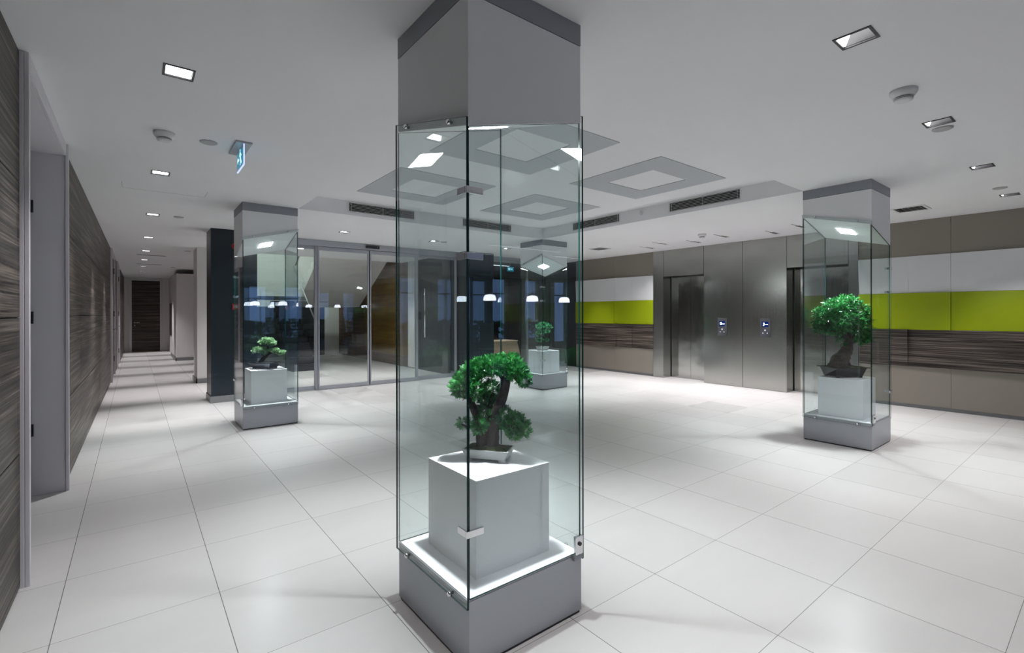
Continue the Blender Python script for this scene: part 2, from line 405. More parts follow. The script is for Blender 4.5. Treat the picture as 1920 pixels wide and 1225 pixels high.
def left_door(ya, yb, n, first=False):
    d = empty('door_%d' % n, (0, 0, 0)); struct(d)
    x0 = xl(ya) + 0.035; x1 = xl(yb) + 0.035
    mb = MB()
    mb.box(x0 - 0.02, x0, ya, ya + 0.028, 0, H - 0.002); mb.box(x1 - 0.02, x1, yb - 0.035, yb, 0, H - 0.002)
    mb.box(x0 - 0.02, x0, ya + 0.028, yb - 0.035, 2.56, H - 0.002)
    # reveals
    mb.box(-0.64, x0 - 0.02, ya, ya + 0.02, 0, H - 0.002); mb.box(-0.64, x1 - 0.02, yb - 0.02, yb, 0, H - 0.002)
    mb.box(-0.64, x0 - 0.02, ya + 0.02, yb - 0.02, 2.56, 2.60)
    mb.build('door_frame', M['frame'], d, 0.003)
    dx = x0 - 0.195
    lf = box('door_leaf', M['greydoor'], dx - 0.04, dx, ya + 0.03, yb - 0.05, 0.008, 2.55, d, 0.002)
    for z in (0.45, 1.28, 2.1):
        MB().box(dx, dx + 0.008, yb - 0.10, yb - 0.065, z, z + 0.09).lathe([(0.006, 0), (0.006, 0.09)], (dx + 0.012, yb - 0.06, z), 8).build('hinge', M['black'], d)
    mb = MB(); mb.lathe([(0.024, 0), (0.024, 0.012)], (dx, ya + 0.10, 1.05), 16, axis='X')
    mb.tube([(dx + 0.01, ya + 0.10, 1.05), (dx + 0.05, ya + 0.10, 1.05), (dx + 0.055, ya + 0.22, 1.05)], [0.008, 0.008, 0.008], 8)
    mb.build('door_handle', M['chrome'], d)
    return d
left_door(3.33, 4.99, 1)
# doors further down the corridor: nearly flush wood leaves in grey frames
def flush_door(ya, yb, n):
    d = empty('door_%d' % n, (0, 0, 0)); struct(d)
    xa, xb = xl(ya) + 0.03, xl(yb) + 0.03
    MB().box(xa - 0.08, xa, ya, ya + 0.06, 0, H - 0.002).box(xa - 0.08, xa, yb - 0.06, yb, 0, H - 0.002).box(xa - 0.08, xa, ya + 0.06, yb - 0.06, 2.57, H - 0.002).build('door_frame', M['frame'], d)
    x = xa - 0.03
    box('door_leaf', M['wood'], x - 0.04, x, ya + 0.065, yb - 0.065, 0.01, 2.565, d)
    for z in (0.3, 1.3, 2.25): box('hinge', M['black'], x, x + 0.014, yb - 0.12, yb - 0.06, z, z + 0.12, d)
    MB().tube([(x, ya + 0.18, 1.05), (x + 0.06, ya + 0.18, 1.05), (x + 0.06, ya + 0.32, 1.05)], [0.011] * 3, 8).build('door_handle', M['chrome'], d)
flush_door(12.2, 14.0, 2); flush_door(15.2, 16.9, 3)

# corridor end wall with a wood door
ew = MB(); XE0 = xl(21.5)
ew.box(XE0 - 0.3, -0.16, 21.55, 21.75, 0, H).box(0.81, 1.3, 21.55, 21.75, 0, H).box(-0.16, 0.81, 21.55, 21.75, 2.60, H)
struct(ew.build('wall_end', M['white']))
d = empty('door_4', (0, 21.55, 0)); struct(d)
MB().box(-0.16, -0.08, -0.02, 0.1, 0, 2.6).box(0.73, 0.81, -0.02, 0.1, 0, 2.6).box(-0.08, 0.73, -0.02, 0.1, 2.55, 2.6).build('door_frame', M['frame'], d)
box('door_leaf', M['wood'], -0.075, 0.725, 0.01, 0.06, 0.01, 2.545, d)
mb = MB(); mb.tube([(0.0, 0.01, 1.05), (0.0, -0.05, 1.05), (0.14, -0.05, 1.05)], [0.012] * 3, 8).lathe([(0.025, 0), (0.025, 0.012)], (0.0, -0.003, 1.05), 12, axis='Y').lathe([(0.022, 0), (0.022, 0.012)], (0.0, -0.003, 0.95), 12, axis='Y')
mb.build('door_handle', M['chrome'], d)
box('door_sweep', M['desk'], -0.08, 0.73, -0.03, 0.01, 0, 0.012, d)
# corridor right side: end wall return, white piers
struct(box('wall_corridor_right', M['white'], 1.0, 1.2, 19.75, 21.55, 0, H))
struct(box('wall_pier', M['white'], 0.95, 1.9, 16.75, 19.1, 0, 2.52))
struct(box('wall_pier', M['white'], 0.96, 1.55, 11.07, 11.76, 0, H))
struct(box('wall_recess', M['white'], 1.9, 2.0, 11.76, 19.85, 0, H)); struct(box('wall_recess', M['white'], 1.2, 1.9, 19.75, 19.85, 0, H))
struct(box('wall_lobby_left', M['white'], 1.9, 2.0, 11.3, 16.4, H, 4.4)); struct(box('wall_end', M['dark'], -0.9, 1.3, 21.78, 21.9, 0, H))  # dark box added behind the end door, blocks sky light at its gaps
struct(box('ceiling', M['ceil'], 0.94, 2.0, 11.4, 22.0, H, H + 0.3))
for nm, b in (('baseboard_right', (0.93, 1.9, 16.73, 16.75)), ('baseboard_right', (0.93, 0.95, 16.73, 19.1)), ('baseboard_right', (0.94, 1.55, 11.05, 11.07)), ('baseboard_right', (0.94, 0.96, 11.05, 11.78))):
    struct(box(nm, M['kick'], *b, 0, 0.09))
bp_ = box('wall_panel', M['black'], 0.975, 0.999, 19.9, 20.7, 0.62, 1.72); tag(bp_, 'narrow black panel on the right wall at the far end of the corridor', 'panel')

# navy columns either side of the glass front
for i, (x0, x1, y0, y1) in enumerate(((0.91, 1.54, 8.46, 9.0), (5.47, 6.20, 8.46, 9.05))):
    struct(box('wall_column', M['navy'], x0, x1, y0, y1, 0.0, H))
    mb = MB(); t = 0.012
    mb.box(x0 - t, x1 + t, y0 - t, y0, 0, 0.1).box(x0 - t, x0, y0, y1, 0, 0.1).box(x1, x1 + t, y0, YG - 0.06, 0, 0.1)
    struct(mb.build('baseboard_column', M['kick']))
# fire alarm call point and sounder on the left navy column
o = empty('fire_sounder', (1.235, 8.46, 2.40)); tag(o, 'round red fire alarm sounder high on the navy column', 'alarm')
MB().lathe([(0.045, 0), (0.045, -0.02), (0.038, -0.05), (0.02, -0.065)], (0, 0, 0), 20, axis='Y').build('sounder_body', M['red'], o)
MB().lathe([(0.05, 0), (0.05, -0.012)], (0, 0, 0), 20, axis='Y').build('base_ring', M['red'], o)
o = empty('fire_call_point', (1.235, 8.46, 1.46)); tag(o, 'small red fire alarm call point at hand height on the navy column', 'alarm')
MB().box(-0.045, 0.045, -0.04, 0, -0.045, 0.045).build('housing', M['red'], o, 0.004)
MB().box(-0.025, 0.025, -0.044, -0.04, -0.022, 0.022).build('press_plate', M['plastic'], o)

# ------------------------------------------------------------------ right wall: stripes and lifts
BZ = [0.05, 0.583, 1.108, 1.627, 2.150, H]
BM = ['taupe', 'wood', 'lime', 'white_g', 'taupe']
wr = struct(MB().box(XR + 0.08, XR + 0.2, -4.2, 2.49, 0, H).box(XR + 0.08, XR + 0.2, 6.15, 8.42, 0, H).build('wall_right', M['dark']))
def stripes(parent, y0, y1, seams, offs):
    """five rows of panels; every panel leans a little, so its edges stand off the wall"""
    for r in range(5):
        ys = [y0] + sorted(s for s in seams[r] if y0 < s < y1) + [y1]
        for j in range(len(ys) - 1):
            a, b = ys[j] + 0.001, ys[j + 1] - 0.001
            o4 = offs(r, j)          # stand-off at (a,low) (b,low) (b,high) (a,high)
            z0, z1 = BZ[r] + 0.001, BZ[r + 1] - 0.001
            F = [(XR - o4[0], a, z0), (XR - o4[1], b, z0), (XR - o4[2], b, z1), (XR - o4[3], a, z1)]
            Bk = [(XR + 0.08, a, z0), (XR + 0.08, b, z0), (XR + 0.08, b, z1), (XR + 0.08, a, z1)]
            mb = MB(); mb.face(list(reversed(F)))
            for k in range(4):
                q = (k + 1) % 4; mb.face([F[k], F[q], Bk[q], Bk[k]])
            mb.build('wall_panel', M[BM[r]], parent)
S1 = {0: (1.445, 0.0, -2.0), 1: (1.90, 0.75, -0.6), 2: (1.445, 0.0, -2.0), 3: (1.90, 1.445, 0.0, -2.0), 4: (1.445, 0.0, -2.0)}
S2 = {0: (7.20,), 1: (6.70, 7.13), 2: (7.20,), 3: (6.70, 7.13), 4: (7.20,)}
def offs1(r, j):
    t = {0: ((0, .0, .0, 0), (0, 0, .0, .0)), 1: ((.02, .0, .02, .05), (.02, .02, .04, .02), (.05, .02, .0, .03)),
         2: ((.02, .01, .01, .02), (.03, .02, .02, .02)), 3: ((.0, .0, .03, .0), (.0, .03, .06, .03), (.03, .0, .02, .06), (0, 0, .02, .02)), 4: ((0, 0, 0, 0),)}[r]
    return t[j % len(t)]
stripes(wr, -4.2, 2.49, S1, offs1); stripes(wr, 6.15, 8.42, S2, offs1)
struct(MB().box(XR + 0.02, XR + 0.08, -4.2, 2.49, 0, 0.05).box(XR + 0.02, XR + 0.08, 6.15, 8.42, 0, 0.05).build('baseboard_right', M['kick']))

XD = 8.98          # lift door plane
we = struct(MB().box(XE + 0.35, XE + 0.5, 2.49, 6.15, 0, H).build('wall_lifts', M['dark']))
def steel_panel(y0, y1, z0=0.004, z1=H - 0.001, depth=0.3):
    return MB().box(XE, XE + depth, y0 + 0.003, y1 - 0.003, z0, z1).build('steel_panel', M['steel'], we, 0.0015)
for y0, y1 in ((5.90, 6.15), (4.25, 5.0), (3.505, 4.25), (2.49, 2.62)): steel_panel(y0, y1)
for y0, y1 in ((5.0, 5.90), (2.62, 3.505)): steel_panel(y0, y1, 2.11)
for i, (y0, y1) in enumerate(((5.0, 5.90), (2.62, 3.505))):
    e = empty('elevator', (XD, (y0 + y1) / 2, 0)); w = (y1 - y0) / 2
    tag(e, ('polished steel lift doors between the lime striped wall and the panel showing 0', 'polished steel lift doors behind the right glass case, beside the panel showing 3')[i], 'elevator', 'lifts in the steel wall')
    ml = 0.008
    MB().box(-0.0, 0.03, 0.002, w - 0.012, 0.006, 2.10).build('door_panel', M['liftdoor'], e, 0.001)
    MB().box(-0.0, 0.03, -w + 0.012, -0.002, 0.006, 2.10).build('door_panel', M['liftdoor'], e, 0.001)
    MB().box(-0.01, 0.05, -w + 0.004, w - 0.004, 0.0, 0.005).build('door_sill', M['alu'], e)
    MB().box(-0.0, 0.04, -w + 0.001, -w + 0.011, 0.006, 2.11).box(-0.0, 0.04, w - 0.011, w - 0.001, 0.006, 2.11).build('door_jamb', M['black'], e)

def text(name, s, size, mat, parent, loc, rot, ext=0.0005, sx=1.0):
    c = bpy.data.curves.new(name, 'FONT'); c.body = s; c.size = size; c.extrude = ext; c.align_x = 'CENTER'; c.align_y = 'CENTER'
    c.materials.append(mat); tmp = bpy.data.objects.new(name, c); COL.objects.link(tmp)
    me = bpy.data.meshes.new_from_object(tmp.evaluated_get(bpy.context.evaluated_depsgraph_get())); bpy.data.objects.remove(tmp); bpy.data.curves.remove(c)
    if not me.materials: me.materials.append(mat)
    o = bpy.data.objects.new(name, me); COL.objects.link(o); o.parent = parent; o.location = loc; o.rotation_euler = rot; o.scale = (sx, 1, 1)
    return o
for i, (yc, dig) in enumerate(((4.63, '0'), (3.855, '3'))):
    c = empty('call_panel', (XE, yc, 1.09)); tag(c, ('steel lift call panel with a lit blue display reading 0', 'steel lift call panel with a lit blue display reading 3')[i], 'call panel', 'lift call panels')
    MB().box(-0.008, -0.0, -0.088, 0.088, -0.165, 0.165).build('face_plate', M['stone'], c, 0.001)
    MB().box(-0.010, -0.008, -0.055, 0.055, 0.015, 0.105).build('screen', M['screen'], c)
    R = (PI / 2, 0, -PI / 2)
    text('digit', dig, 0.075, M['digit'], c, (-0.0108, 0.022, 0.058), R)
    MB().box(-0.0112, -0.0100, -0.048, -0.006, 0.050, 0.060).build('status_bar', M['digit'], c)
    MB().lathe([(0.014, 0), (0.014, -0.004)], (-0.008, 0, -0.045), 14, axis='X').build('button', M['button'], c)
    for sy in (-1, 1): MB().lathe([(0.009, 0), (0.009, -0.004)], (-0.008, sy * 0.037, -0.095), 12, axis='X').build('button', M['button'], c)

# ------------------------------------------------------------------ wall behind the camera
struct(box('floor', M['stair'], 1.0, 13.0, -10.1, -2.6, -0.1, 0.0))
struct(box('ceiling', M['ring'], 1.0, 13.0, -10.1, -2.6, H, H + 0.2))
struct(box('wall_back', M['brownwood'], -1.2, 1.6, -2.75, -2.6, 0, H))
struct(box('wall_dining_left', M['stone'], 1.45, 1.6, -10.1, -2.75, 0, H)); struct(box('wall_dining_right', M['stone'], 12.9, 13.0, -10.1, -2.6, 0, H)); struct(box('wall_dining_front', M['stone'], XR + .2, 12.9, -2.7, -2.6, 0, H))
w5 = empty('window_5', (0, -10, 0)); struct(w5)
for k in range(8):
    a = 1.6 + k * 1.41; wd = 1.41
    MB().box(a, a + .78, -.1, .1, 0, H).build('mullion', M['navy'], w5)
    MB().box(a + .78, a + wd, -.03, .03, 0, .3).box(a + .78, a + wd, -.03, .03, 2.5, H).box(a + .78, a + wd, -.03, .03, 2.0, 2.04).build('rail', M['navy'], w5)
    MB().box(a + .78, a + wd, -.005, .005, .3, 2.5).build('pane', M['doorglass'], w5)

# ------------------------------------------------------------------ glass front and sliding doors
def glass_pane(name, x0, x1, z0, z1, parent, y=YG, t=0.010, mat='doorglass'):
    return MB().box(x0, x1, y - t / 2, y + t / 2, z0, z1, mis=[1, 1, 0, 1, 0, 1]).build(name, [M[mat], M['edge']], parent)
w1 = empty('window_1', (0, 0, 0)); struct(w1)
MB().box(1.54, 5.47, YG - 0.10, YG + 0.05, 2.545, H - 0.001).build('header_beam', M['alu'], w1, 0.002)
for a, b in ((1.56, 2.52), (4.53, 5.45)):
    glass_pane('pane', a + 0.02, b - 0.01, 0.07, 2.50, w1, YG + 0.02)
    MB().box(a, b, YG, YG + 0.045, 0.0, 0.075).box(a, b, YG, YG + 0.045, 2.495, 2.545).build('rail', M['alu'], w1, 0.002)
MB().box(2.52, 2.56, YG - 0.03, YG + 0.05, 0, 2.545).build('mullion', M['alu'], w1, 0.002)
MB().box(4.49, 4.53, YG - 0.03, YG + 0.05, 0, 2.545).build('mullion', M['alu'], w1, 0.002)
MB().box(5.43, 5.455, YG - 0.03, YG + 0.05, 0, 2.545).build('mullion', M['alu'], w1, 0.002)
for i, (a, b) in enumerate(((2.562, 3.49), (3.51, 4.488))):
    dd = empty('door_%d' % (5 + i), (0, 0, 0)); struct(dd)
    glass_pane('pane', a + 0.012, b - 0.012, 0.068, 2.478, dd, YG - 0.045)
    MB().box(a, b, YG - 0.065, YG - 0.025, 0.006, 0.07).box(a, b, YG - 0.065, YG - 0.025, 2.475, 2.54).build('rail', M['alu'], dd, 0.002)
    MB().box(a, a + 0.022, YG - 0.065, YG - 0.025, 0.07, 2.475).build('stile', M['alu'], dd, 0.002)
    MB().box(b - 0.022, b, YG - 0.065, YG - 0.025, 0.07, 2.475).build('stile', M['alu'], dd, 0.002)
struct(box('trim_10', M['threshold'], 3.491, 3.509, YG - 0.05, YG - 0.04, 0.01, 2.54))
sn = empty('door_sensor', (3.54, YG - 0.10, 2.60)); tag(sn, 'black motion sensor bar above the sliding glass doors', 'sensor')
MB().box(-0.13, 0.13, -0.045, 0.0, -0.026, 0.026).build('housing', M['black'], sn, 0.008)
MB().lathe([(0.007, 0), (0.007, -0.004)], (0.09, -0.045, 0.0), 10, axis='Y').build('indicator', M['greyplastic'], sn)
# tall grab handle on the right fixed leaf
hd = empty('door_pull', (4.68, YG - 0.03, 0.86)); tag(hd, 'tall vertical steel pull handle on the right glass leaf of the entrance', 'handle')
MB().tube([(0, 0, 0), (0, 0, 1.0)], [0.014, 0.014], 12).build('bar', M['chrome'], hd)
for z in (.12, .88): MB().tube([(0, 0, z), (0, 0.045, z)], [0.008, 0.008], 8).build('bracket', M['chrome'], hd)
# glass to the lounge
w2 = empty('window_2', (0, 0, 0)); struct(w2)
glass_pane('pane', 6.21, 7.42, 0.06, 2.58, w2); glass_pane('pane', 7.45, 8.70, 0.06, 2.58, w2)
MB().box(6.2, 8.75, YG - 0.025, YG + 0.025, 0, 0.06).box(6.2, 8.75, YG - 0.025, YG + 0.025, 2.58, H - 0.001).build('rail', M['alu'], w2)
MB().box(7.42, 7.45, YG - 0.025, YG + 0.025, 0.06, 2.58).build('mullion', M['alu'], w2)
struct(box('wall_right', M['dark'], 8.80, 8.92, 8.42, YG + 0.1, 0, H))

# ------------------------------------------------------------------ stair lobby beyond the doors
struct(box('ceiling', M['ceil'], 0.94, 5.6, YG + 0.1, 11.4, H, H + 0.2))
struct(box('ceiling', M['ceil'], 2.0, 5.6, 11.4, 17.0, 4.4, 4.6))
struct(box('wall_lobby_upper', M['white'], 2.0, 5.45, 11.3, 11.4, H + 0.2, 4.4))
wlr = struct(MB().box(5.45, 5.6, 9.05, 17.0, 0, 4.4).build('wall_lobby_right', M['stone']))
for (y0, y1, z0, z1, mt) in ((11.05, 13.9, 0.28, 1.02, 'ochre'), (11.05, 13.9, 1.03, 1.86, 'ochre'), (11.05, 13.9, 1.87, 2.30, 'ochre'), (11.05, 13.9, 2.31, 3.2, 'brownwood'),
                             (11.05, 16.2, 0.02, 0.27, 'brownwood'), (10.6, 11.04, 0.02, 3.2, 'white'), (13.91, 16.2, 0.28, 1.9, 'brownwood')):
    MB().box(5.42, 5.45, y0, y1, z0, z1).build('wall_panel', M[mt], wlr)
struct(box('wall_lobby_end', M['white'], 4.95, 5.45, 16.2, 16.4, 0, 4.4))
struct(box('wall_lobby_end', M['white'], 2.0, 4.95, 16.2, 16.4, 1.9, 4.4))
struct(box('wall_lobby_end', M['stone'], 2.0, 4.95, 16.2, 16.4, 0, 1.9))
# staircase: up away from the doors on the left, landing, back towards them on the right
st = empty('staircase', (0, 0, 0)); tag(st, 'white and dark stone staircase behind the sliding glass doors', 'staircase')
N1 = 11; r_ = 1.70 / N1; g_ = (14.1 - 11.85) / N1
mb = MB()
for k in range(N1): mb.box(2.88, 3.45, 11.85 + k * g_, 11.85 + (k + 1) * g_ + 0.02, max(0, k * r_ - 0.25), (k + 1) * r_)
mb.build('lower_flight', M['stair'], st)
box('landing', M['white'], 2.3, 5.33, 14.1, 15.3, 1.55, 1.72, st)
mb = MB(); prof = []
N2 = 9; g2 = 0.27; r2 = 0.158
y, z = 14.12, 1.72
prof.append((14.12, 1.55)); prof.append((14.12, 1.72))
for k in range(N2):
    z += r2; prof.append((y, z)); y -= g2; prof.append((y, z))
yend = y; zs_ = 1.55 + (14.12 - yend) * (r2 / g2)
prof.append((yend, zs_))
A = [(3.56, p[0], p[1]) for p in prof]; B = [(5.33, p[0], p[1]) for p in prof]
mb.face(A); mb.face(list(reversed(B)))
for k in range(len(prof)):
    q = (k + 1) % len(prof); mb.face([A[q], A[k], B[k], B[q]])
mb.build('upper_flight', M['white'], st)
# glass balustrade with dark handrail along the upper flight
mb = MB(); q0, q1 = (14.1, 1.60), (yend, zs_ + 0.02)
P = [(3.525, q0[0], q0[1]), (3.525, q1[0], q1[1]), (3.525, q1[0], q1[1] + 1.1), (3.525, q0[0], q0[1] + 1.1)]
Q = [(3.54, *p[1:]) for p in P]
mb.ring([P, Q], sm=False); mb.build('balustrade_glass', M['glass'], st)
MB().tube([P[3], P[2]], [0.018, 0.018], 8).build('handrail', M['band'], st)
mb = MB(); P = [(3.47, 11.9, 0.05), (3.47, 14.1, 1.65), (3.47, 14.1, 2.65), (3.47, 11.9, 1.05)]
mb.ring([P, [(3.482, *p[1:]) for p in P]], sm=False); mb.build('balustrade_glass', M['glass'], st)
MB().tube([P[3], P[2]], [0.018, 0.018], 8).build('handrail', M['band'], st)

def foliage_mesh(centres, n, size, seed, spray, up=0.4, lim=None):
    """leaf sprays scattered in flattened ellipsoids: centres = (x, y, z, rx, ry, rz)"""
    rnd = random.Random(seed); mb = MB()
    tot = sum(c[3] * c[5] for c in centres)
    for c in centres:
        for _ in range(max(8, int(n * c[3] * c[5] / tot))):
            while True:
                u = Vector((rnd.uniform(-1, 1), rnd.uniform(-1, 1), rnd.uniform(-1, 1)))
                if 0.35 < u.length < 1 and math.sin(u.x * 5 + c[0] * 90) * math.sin(u.y * 5 + c[2] * 70) * math.sin(u.z * 4 + c[1] * 80) > -0.25: break
            u = u.normalized() * (u.length ** 0.45) * rnd.uniform(.82, 1.12)
            p = Vector((c[0] + u.x * c[3], c[1] + u.y * c[4], c[2] + u.z * c[5]))
            out = Vector((u.x / c[3], u.y / c[4], u.z / c[5])).normalized() if True else u
            d = (out + Vector((rnd.uniform(-.6, .6), rnd.uniform(-.6, .6), up + rnd.uniform(-.5, .5)))).normalized()
            spray(mb, p, d, size * rnd.uniform(0.7, 1.25), rnd)
    if lim: mb.v = [(max(lim[0], min(lim[1], v[0])), max(lim[2], min(lim[3], v[1])), v[2]) for v in mb.v]
    return mb
def spray_frond(mb, p, d, s, rnd):
    """flat fan of short scale leaves, like a cypress twig"""
    side = d.cross(Vector((rnd.uniform(-1, 1), rnd.uniform(-1, 1), rnd.uniform(-.3, .3)))).normalized()
    nrm = d.cross(side)
    for t, sgn, L_ in ((0.15, 1, .5), (0.15, -1, .5), (0.4, 1, .48), (0.4, -1, .48), (0.65, 1, .38), (0.65, -1, .38), (0.75, 0, .45)):
        a = p + d * (s * t); q = (d * (0.75 if sgn else 1) + side * (0.75 * sgn) + nrm * rnd.uniform(-.25, .25)).normalized()
        w = side.cross(nrm).cross(q); w = q.cross(nrm).normalized() * (s * 0.10)
        m_ = a + q * (s * L_ * 0.55); e = a + q * (s * L_)
        mb.face([a, m_ + w, e, m_ - w])
def spray_long(mb, p, d, s, rnd):
    """whorl of long narrow leaves"""
    for k in range(9):
        q = (d * rnd.uniform(.2, 1.0) + Vector((rnd.uniform(-1, 1), rnd.uniform(-1, 1), rnd.uniform(-.8, .8)))).normalized()
        w = q.cross(Vector((rnd.uniform(-1, 1), rnd.uniform(-1, 1), 1))).normalized() * (s * 0.085)
        l = s * rnd.uniform(.7, 1.1); m1 = p + q * (l * .45); e = p + q * l + Vector((0, 0, -0.10 * l))
        mb.face([p, m1 + w, e, m1 - w])
def spray_small(mb, p, d, s, rnd):
    for k in range(7):
        q = (d * .6 + Vector((rnd.uniform(-1, 1), rnd.uniform(-1, 1), rnd.uniform(-.5, .6)))).normalized()
        w = q.cross(Vector((rnd.uniform(-1, 1), rnd.uniform(-1, 1), 1))).normalized() * (s * 0.22)
        m1 = p + q * (s * .5); e = p + q * s
        mb.face([p + q * s * 0.1, m1 + w, e, m1 - w])
hg = foliage_mesh([(1.8 + .8 * k, -11.2, .55, .5, .4, .5) for k in range(14)], 1500, 0.16, 50, spray_small).build('hedge', M['shrub'])
tag(hg, 'green garden hedge outside the dining windows, seen only as reflections in the glass', 'hedge', kind='stuff')
struct(box('ground_garden', M['paving'], -4, 16, -16, -10.1, -0.12, -0.02))

# ------------------------------------------------------------------ lounge beyond the glass on the right
struct(box('ceiling', M['ceil'], 5.6, 13.0, YG + 0.1, 9.75, H, H + 0.2))
struct(box('ceiling', M['stone'], 5.6, 13.0, 9.75, 14.0, H + 0.0, H + 0.2))
struct(box('wall_lounge', M['stone'], 5.6, 13.0, 13.8, 14.0, 0, H))
struct(box('wall_lounge', M['stone'], 12.9, 13.0, 8.9, 13.8, 0, H)); struct(box('wall_lounge', M['stone'], 8.92, 13.0, YG, YG + 0.1, 0, H))
floor_l = struct(box('floor', M['stair'], 5.6, 12.9, 9.75, 13.8, 0.0, 0.004))
def pendant(x, y, z, r, label, group=None, top=H):
    o = empty('pendant_lamp', (x, y, z)); tag(o, label, 'lamp', group)
    h = r * 0.85
    pr = [(r, 0), (r * .97, h * .45), (r * .80, h * .8), (r * .45, h * .98), (r * .1, h)]
    MB().lathe(pr + [(r * .08, h * .97)] + [(a * .97, b * .97) for a, b in reversed(pr[:-1])], (0, 0, 0), 28, cap=False).build('glass_shade', M['glass'], o)
    MB().lathe([(r * .70, h * .04), (r * .68, h * .45), (r * .55, h * .74), (r * .2, h * .85)], (0, 0, 0), 24).build('diffuser', M['pendant'], o)
    MB().tube([(0, 0, h), (0, 0, top - z)], [0.004, 0.004], 6).build('cable', M['black'], o)
    MB().lathe([(r * .2, 0), (r * .2, r * .25)], (0, 0, h), 14).build('socket', M['black'], o)
    return o
G = 'pendant lamps of the dining area behind the camera'
for x, y, lb in ((6.5, -6.0, 'second from the window wall end'), (7.8, -6.0, 'over the farthest bonsai'), (3.3, -6.0, 'leftmost of the row'), (4.1, -5.6, 'third of the row from the left'), (5.2, -7.6, 'deepest in the room'), (9.3, -6.4, 'rightmost of the row')):
    pendant(x, y, 1.64, 0.21, 'lit glass bell pendant lamp mirrored in the glass, ' + lb, G)
# desk with papers, chairs
dk = empty('reception_desk', (7.35, 9.55, 0)); tag(dk, 'beige wooden desk in the dark lounge behind the glass', 'desk')
mb = MB(); P = [(-0.75, -0.25, 0.08), (0.36, -0.25, 0.08), (0.30, 0.25, 0.08), (-0.75, 0.25, 0.08)]; Q = [(-0.75, -0.25, 0.66), (0.18, -0.25, 0.66), (0.15, 0.25, 0.66), (-0.75, 0.25, 0.66)]
mb.ring([P, Q], sm=False); mb.build('desk_body', M['desk'], dk)
MB().box(-0.75, 0.20, -0.27, 0.27, 0.66, 0.68).build('desk_top', M['desk'], dk)
MB().box(-0.70, 0.28, -0.22, 0.22, 0.0, 0.08).build('plinth', M['black'], dk)
ch = empty('armchair', (7.35, 10.15, 0)); tag(ch, 'dark brown armchair showing above the beige desk in the lounge', 'chair')
mb = MB(); pr = [(-0.36, 0.55), (-0.30, 0.82), (-0.18, 0.90), (0.0, 0.84), (0.22, 0.68), (0.33, 0.55)]
mb.ring([[(x, -0.04, z) for x, z in pr], [(x, 0.04, z) for x, z in pr]], sm=False); mb.build('backrest', M['brownleather'], ch, 0.01)
MB().box(-0.33, 0.33, -0.3, 0.28, 0.30, 0.45).build('seat', M['brownleather'], ch, 0.03)
for sx in (-1, 1): MB().box(sx * .33 - .04, sx * .33 + .04, -.3, .28, .3, .6).build('armrest', M['brownleather'], ch, 0.02)
for sx in (-1, 1):
    for sy in (-1, 1): MB().tube([(sx * .28, sy * .24, 0), (sx * .28, sy * .24, .3)], [.015, .02], 8).build('leg', M['black'], ch)
def dining_chair():
    o = empty('dining_chair', (0, 0, 0))
    MB().box(-0.21, 0.21, -0.21, 0.21, 0.43, 0.47).build('seat', M['chair'], o, 0.01)
    MB().box(-0.20, 0.20, 0.19, 0.22, 0.60, 1.10).build('backrest', M['chair'], o, 0.012)
    for sx in (-1, 1):
        for sy in (-1, 1): MB().tube([(sx * .19, sy * .19, 0), (sx * .18, sy * .18 + (.02 if sy > 0 else 0), .62 if sy > 0 else .43)], [.012, .014], 8).build('leg', M['chair'], o)
    return o
c0 = dining_chair(); first = True
CH = [(6.0, -5.3, PI), (6.9, -5.3, PI), (7.8, -5.35, PI), (6.1, -6.8, 0), (7.0, -6.8, .1), (3.2, -5.2, PI), (4.1, -5.2, PI), (3.3, -6.95, 0)]
for i, (x, y, rz) in enumerate(CH):
    c = c0 if i == 0 else copy_tree(c0); c.location = (x, y, 0); c.rotation_euler[2] = rz
    tag(c, 'black high-backed dining chair at the tables behind the camera, mirrored dimly in the glass', 'chair', 'black chairs of the dining area')
for x, w, lb in ((6.9, 1.1, 'longer'), (3.65, .8, 'shorter')):
    tb = empty('dining_table', (x, -6.05, 0)); tag(tb, 'dark dining table between black chairs behind the camera, the %s one' % lb, 'table', 'dining tables')
    MB().box(-w, w, -.38, .38, .71, .75).build('tabletop', M['tablew'], tb, 0.004)
    for sx in (-1, 1):
        for sy in (-1, 1): MB().box(sx * (w - .08) - .03, sx * (w - .08) + .03, sy * .3 - .03, sy * .3 + .03, 0, .71).build('leg', M['tablew'], tb)
G = 'strip lights in the dark ceilings'
for i, (x0, x1, y, lb) in enumerate(((6.6, 8.0, 10.2, 'over the beige desk'), (5.2, 7.0, -4.2, 'behind the camera on the left'), (7.4, 9.2, -4.8, 'behind the camera on the right'))):
    o = empty('strip_light', ((x0 + x1) / 2, y, H)); tag(o, 'thin glowing ceiling strip light, ' + lb, 'ceiling light', G); w = (x1 - x0) / 2
    MB().box(-w, w, -.02, .02, -.025, 0).build('housing', M['black'], o); MB().box(-w + .01, w - .01, -.014, .014, -.03, -.0252).build('diffuser', M['strip'], o)

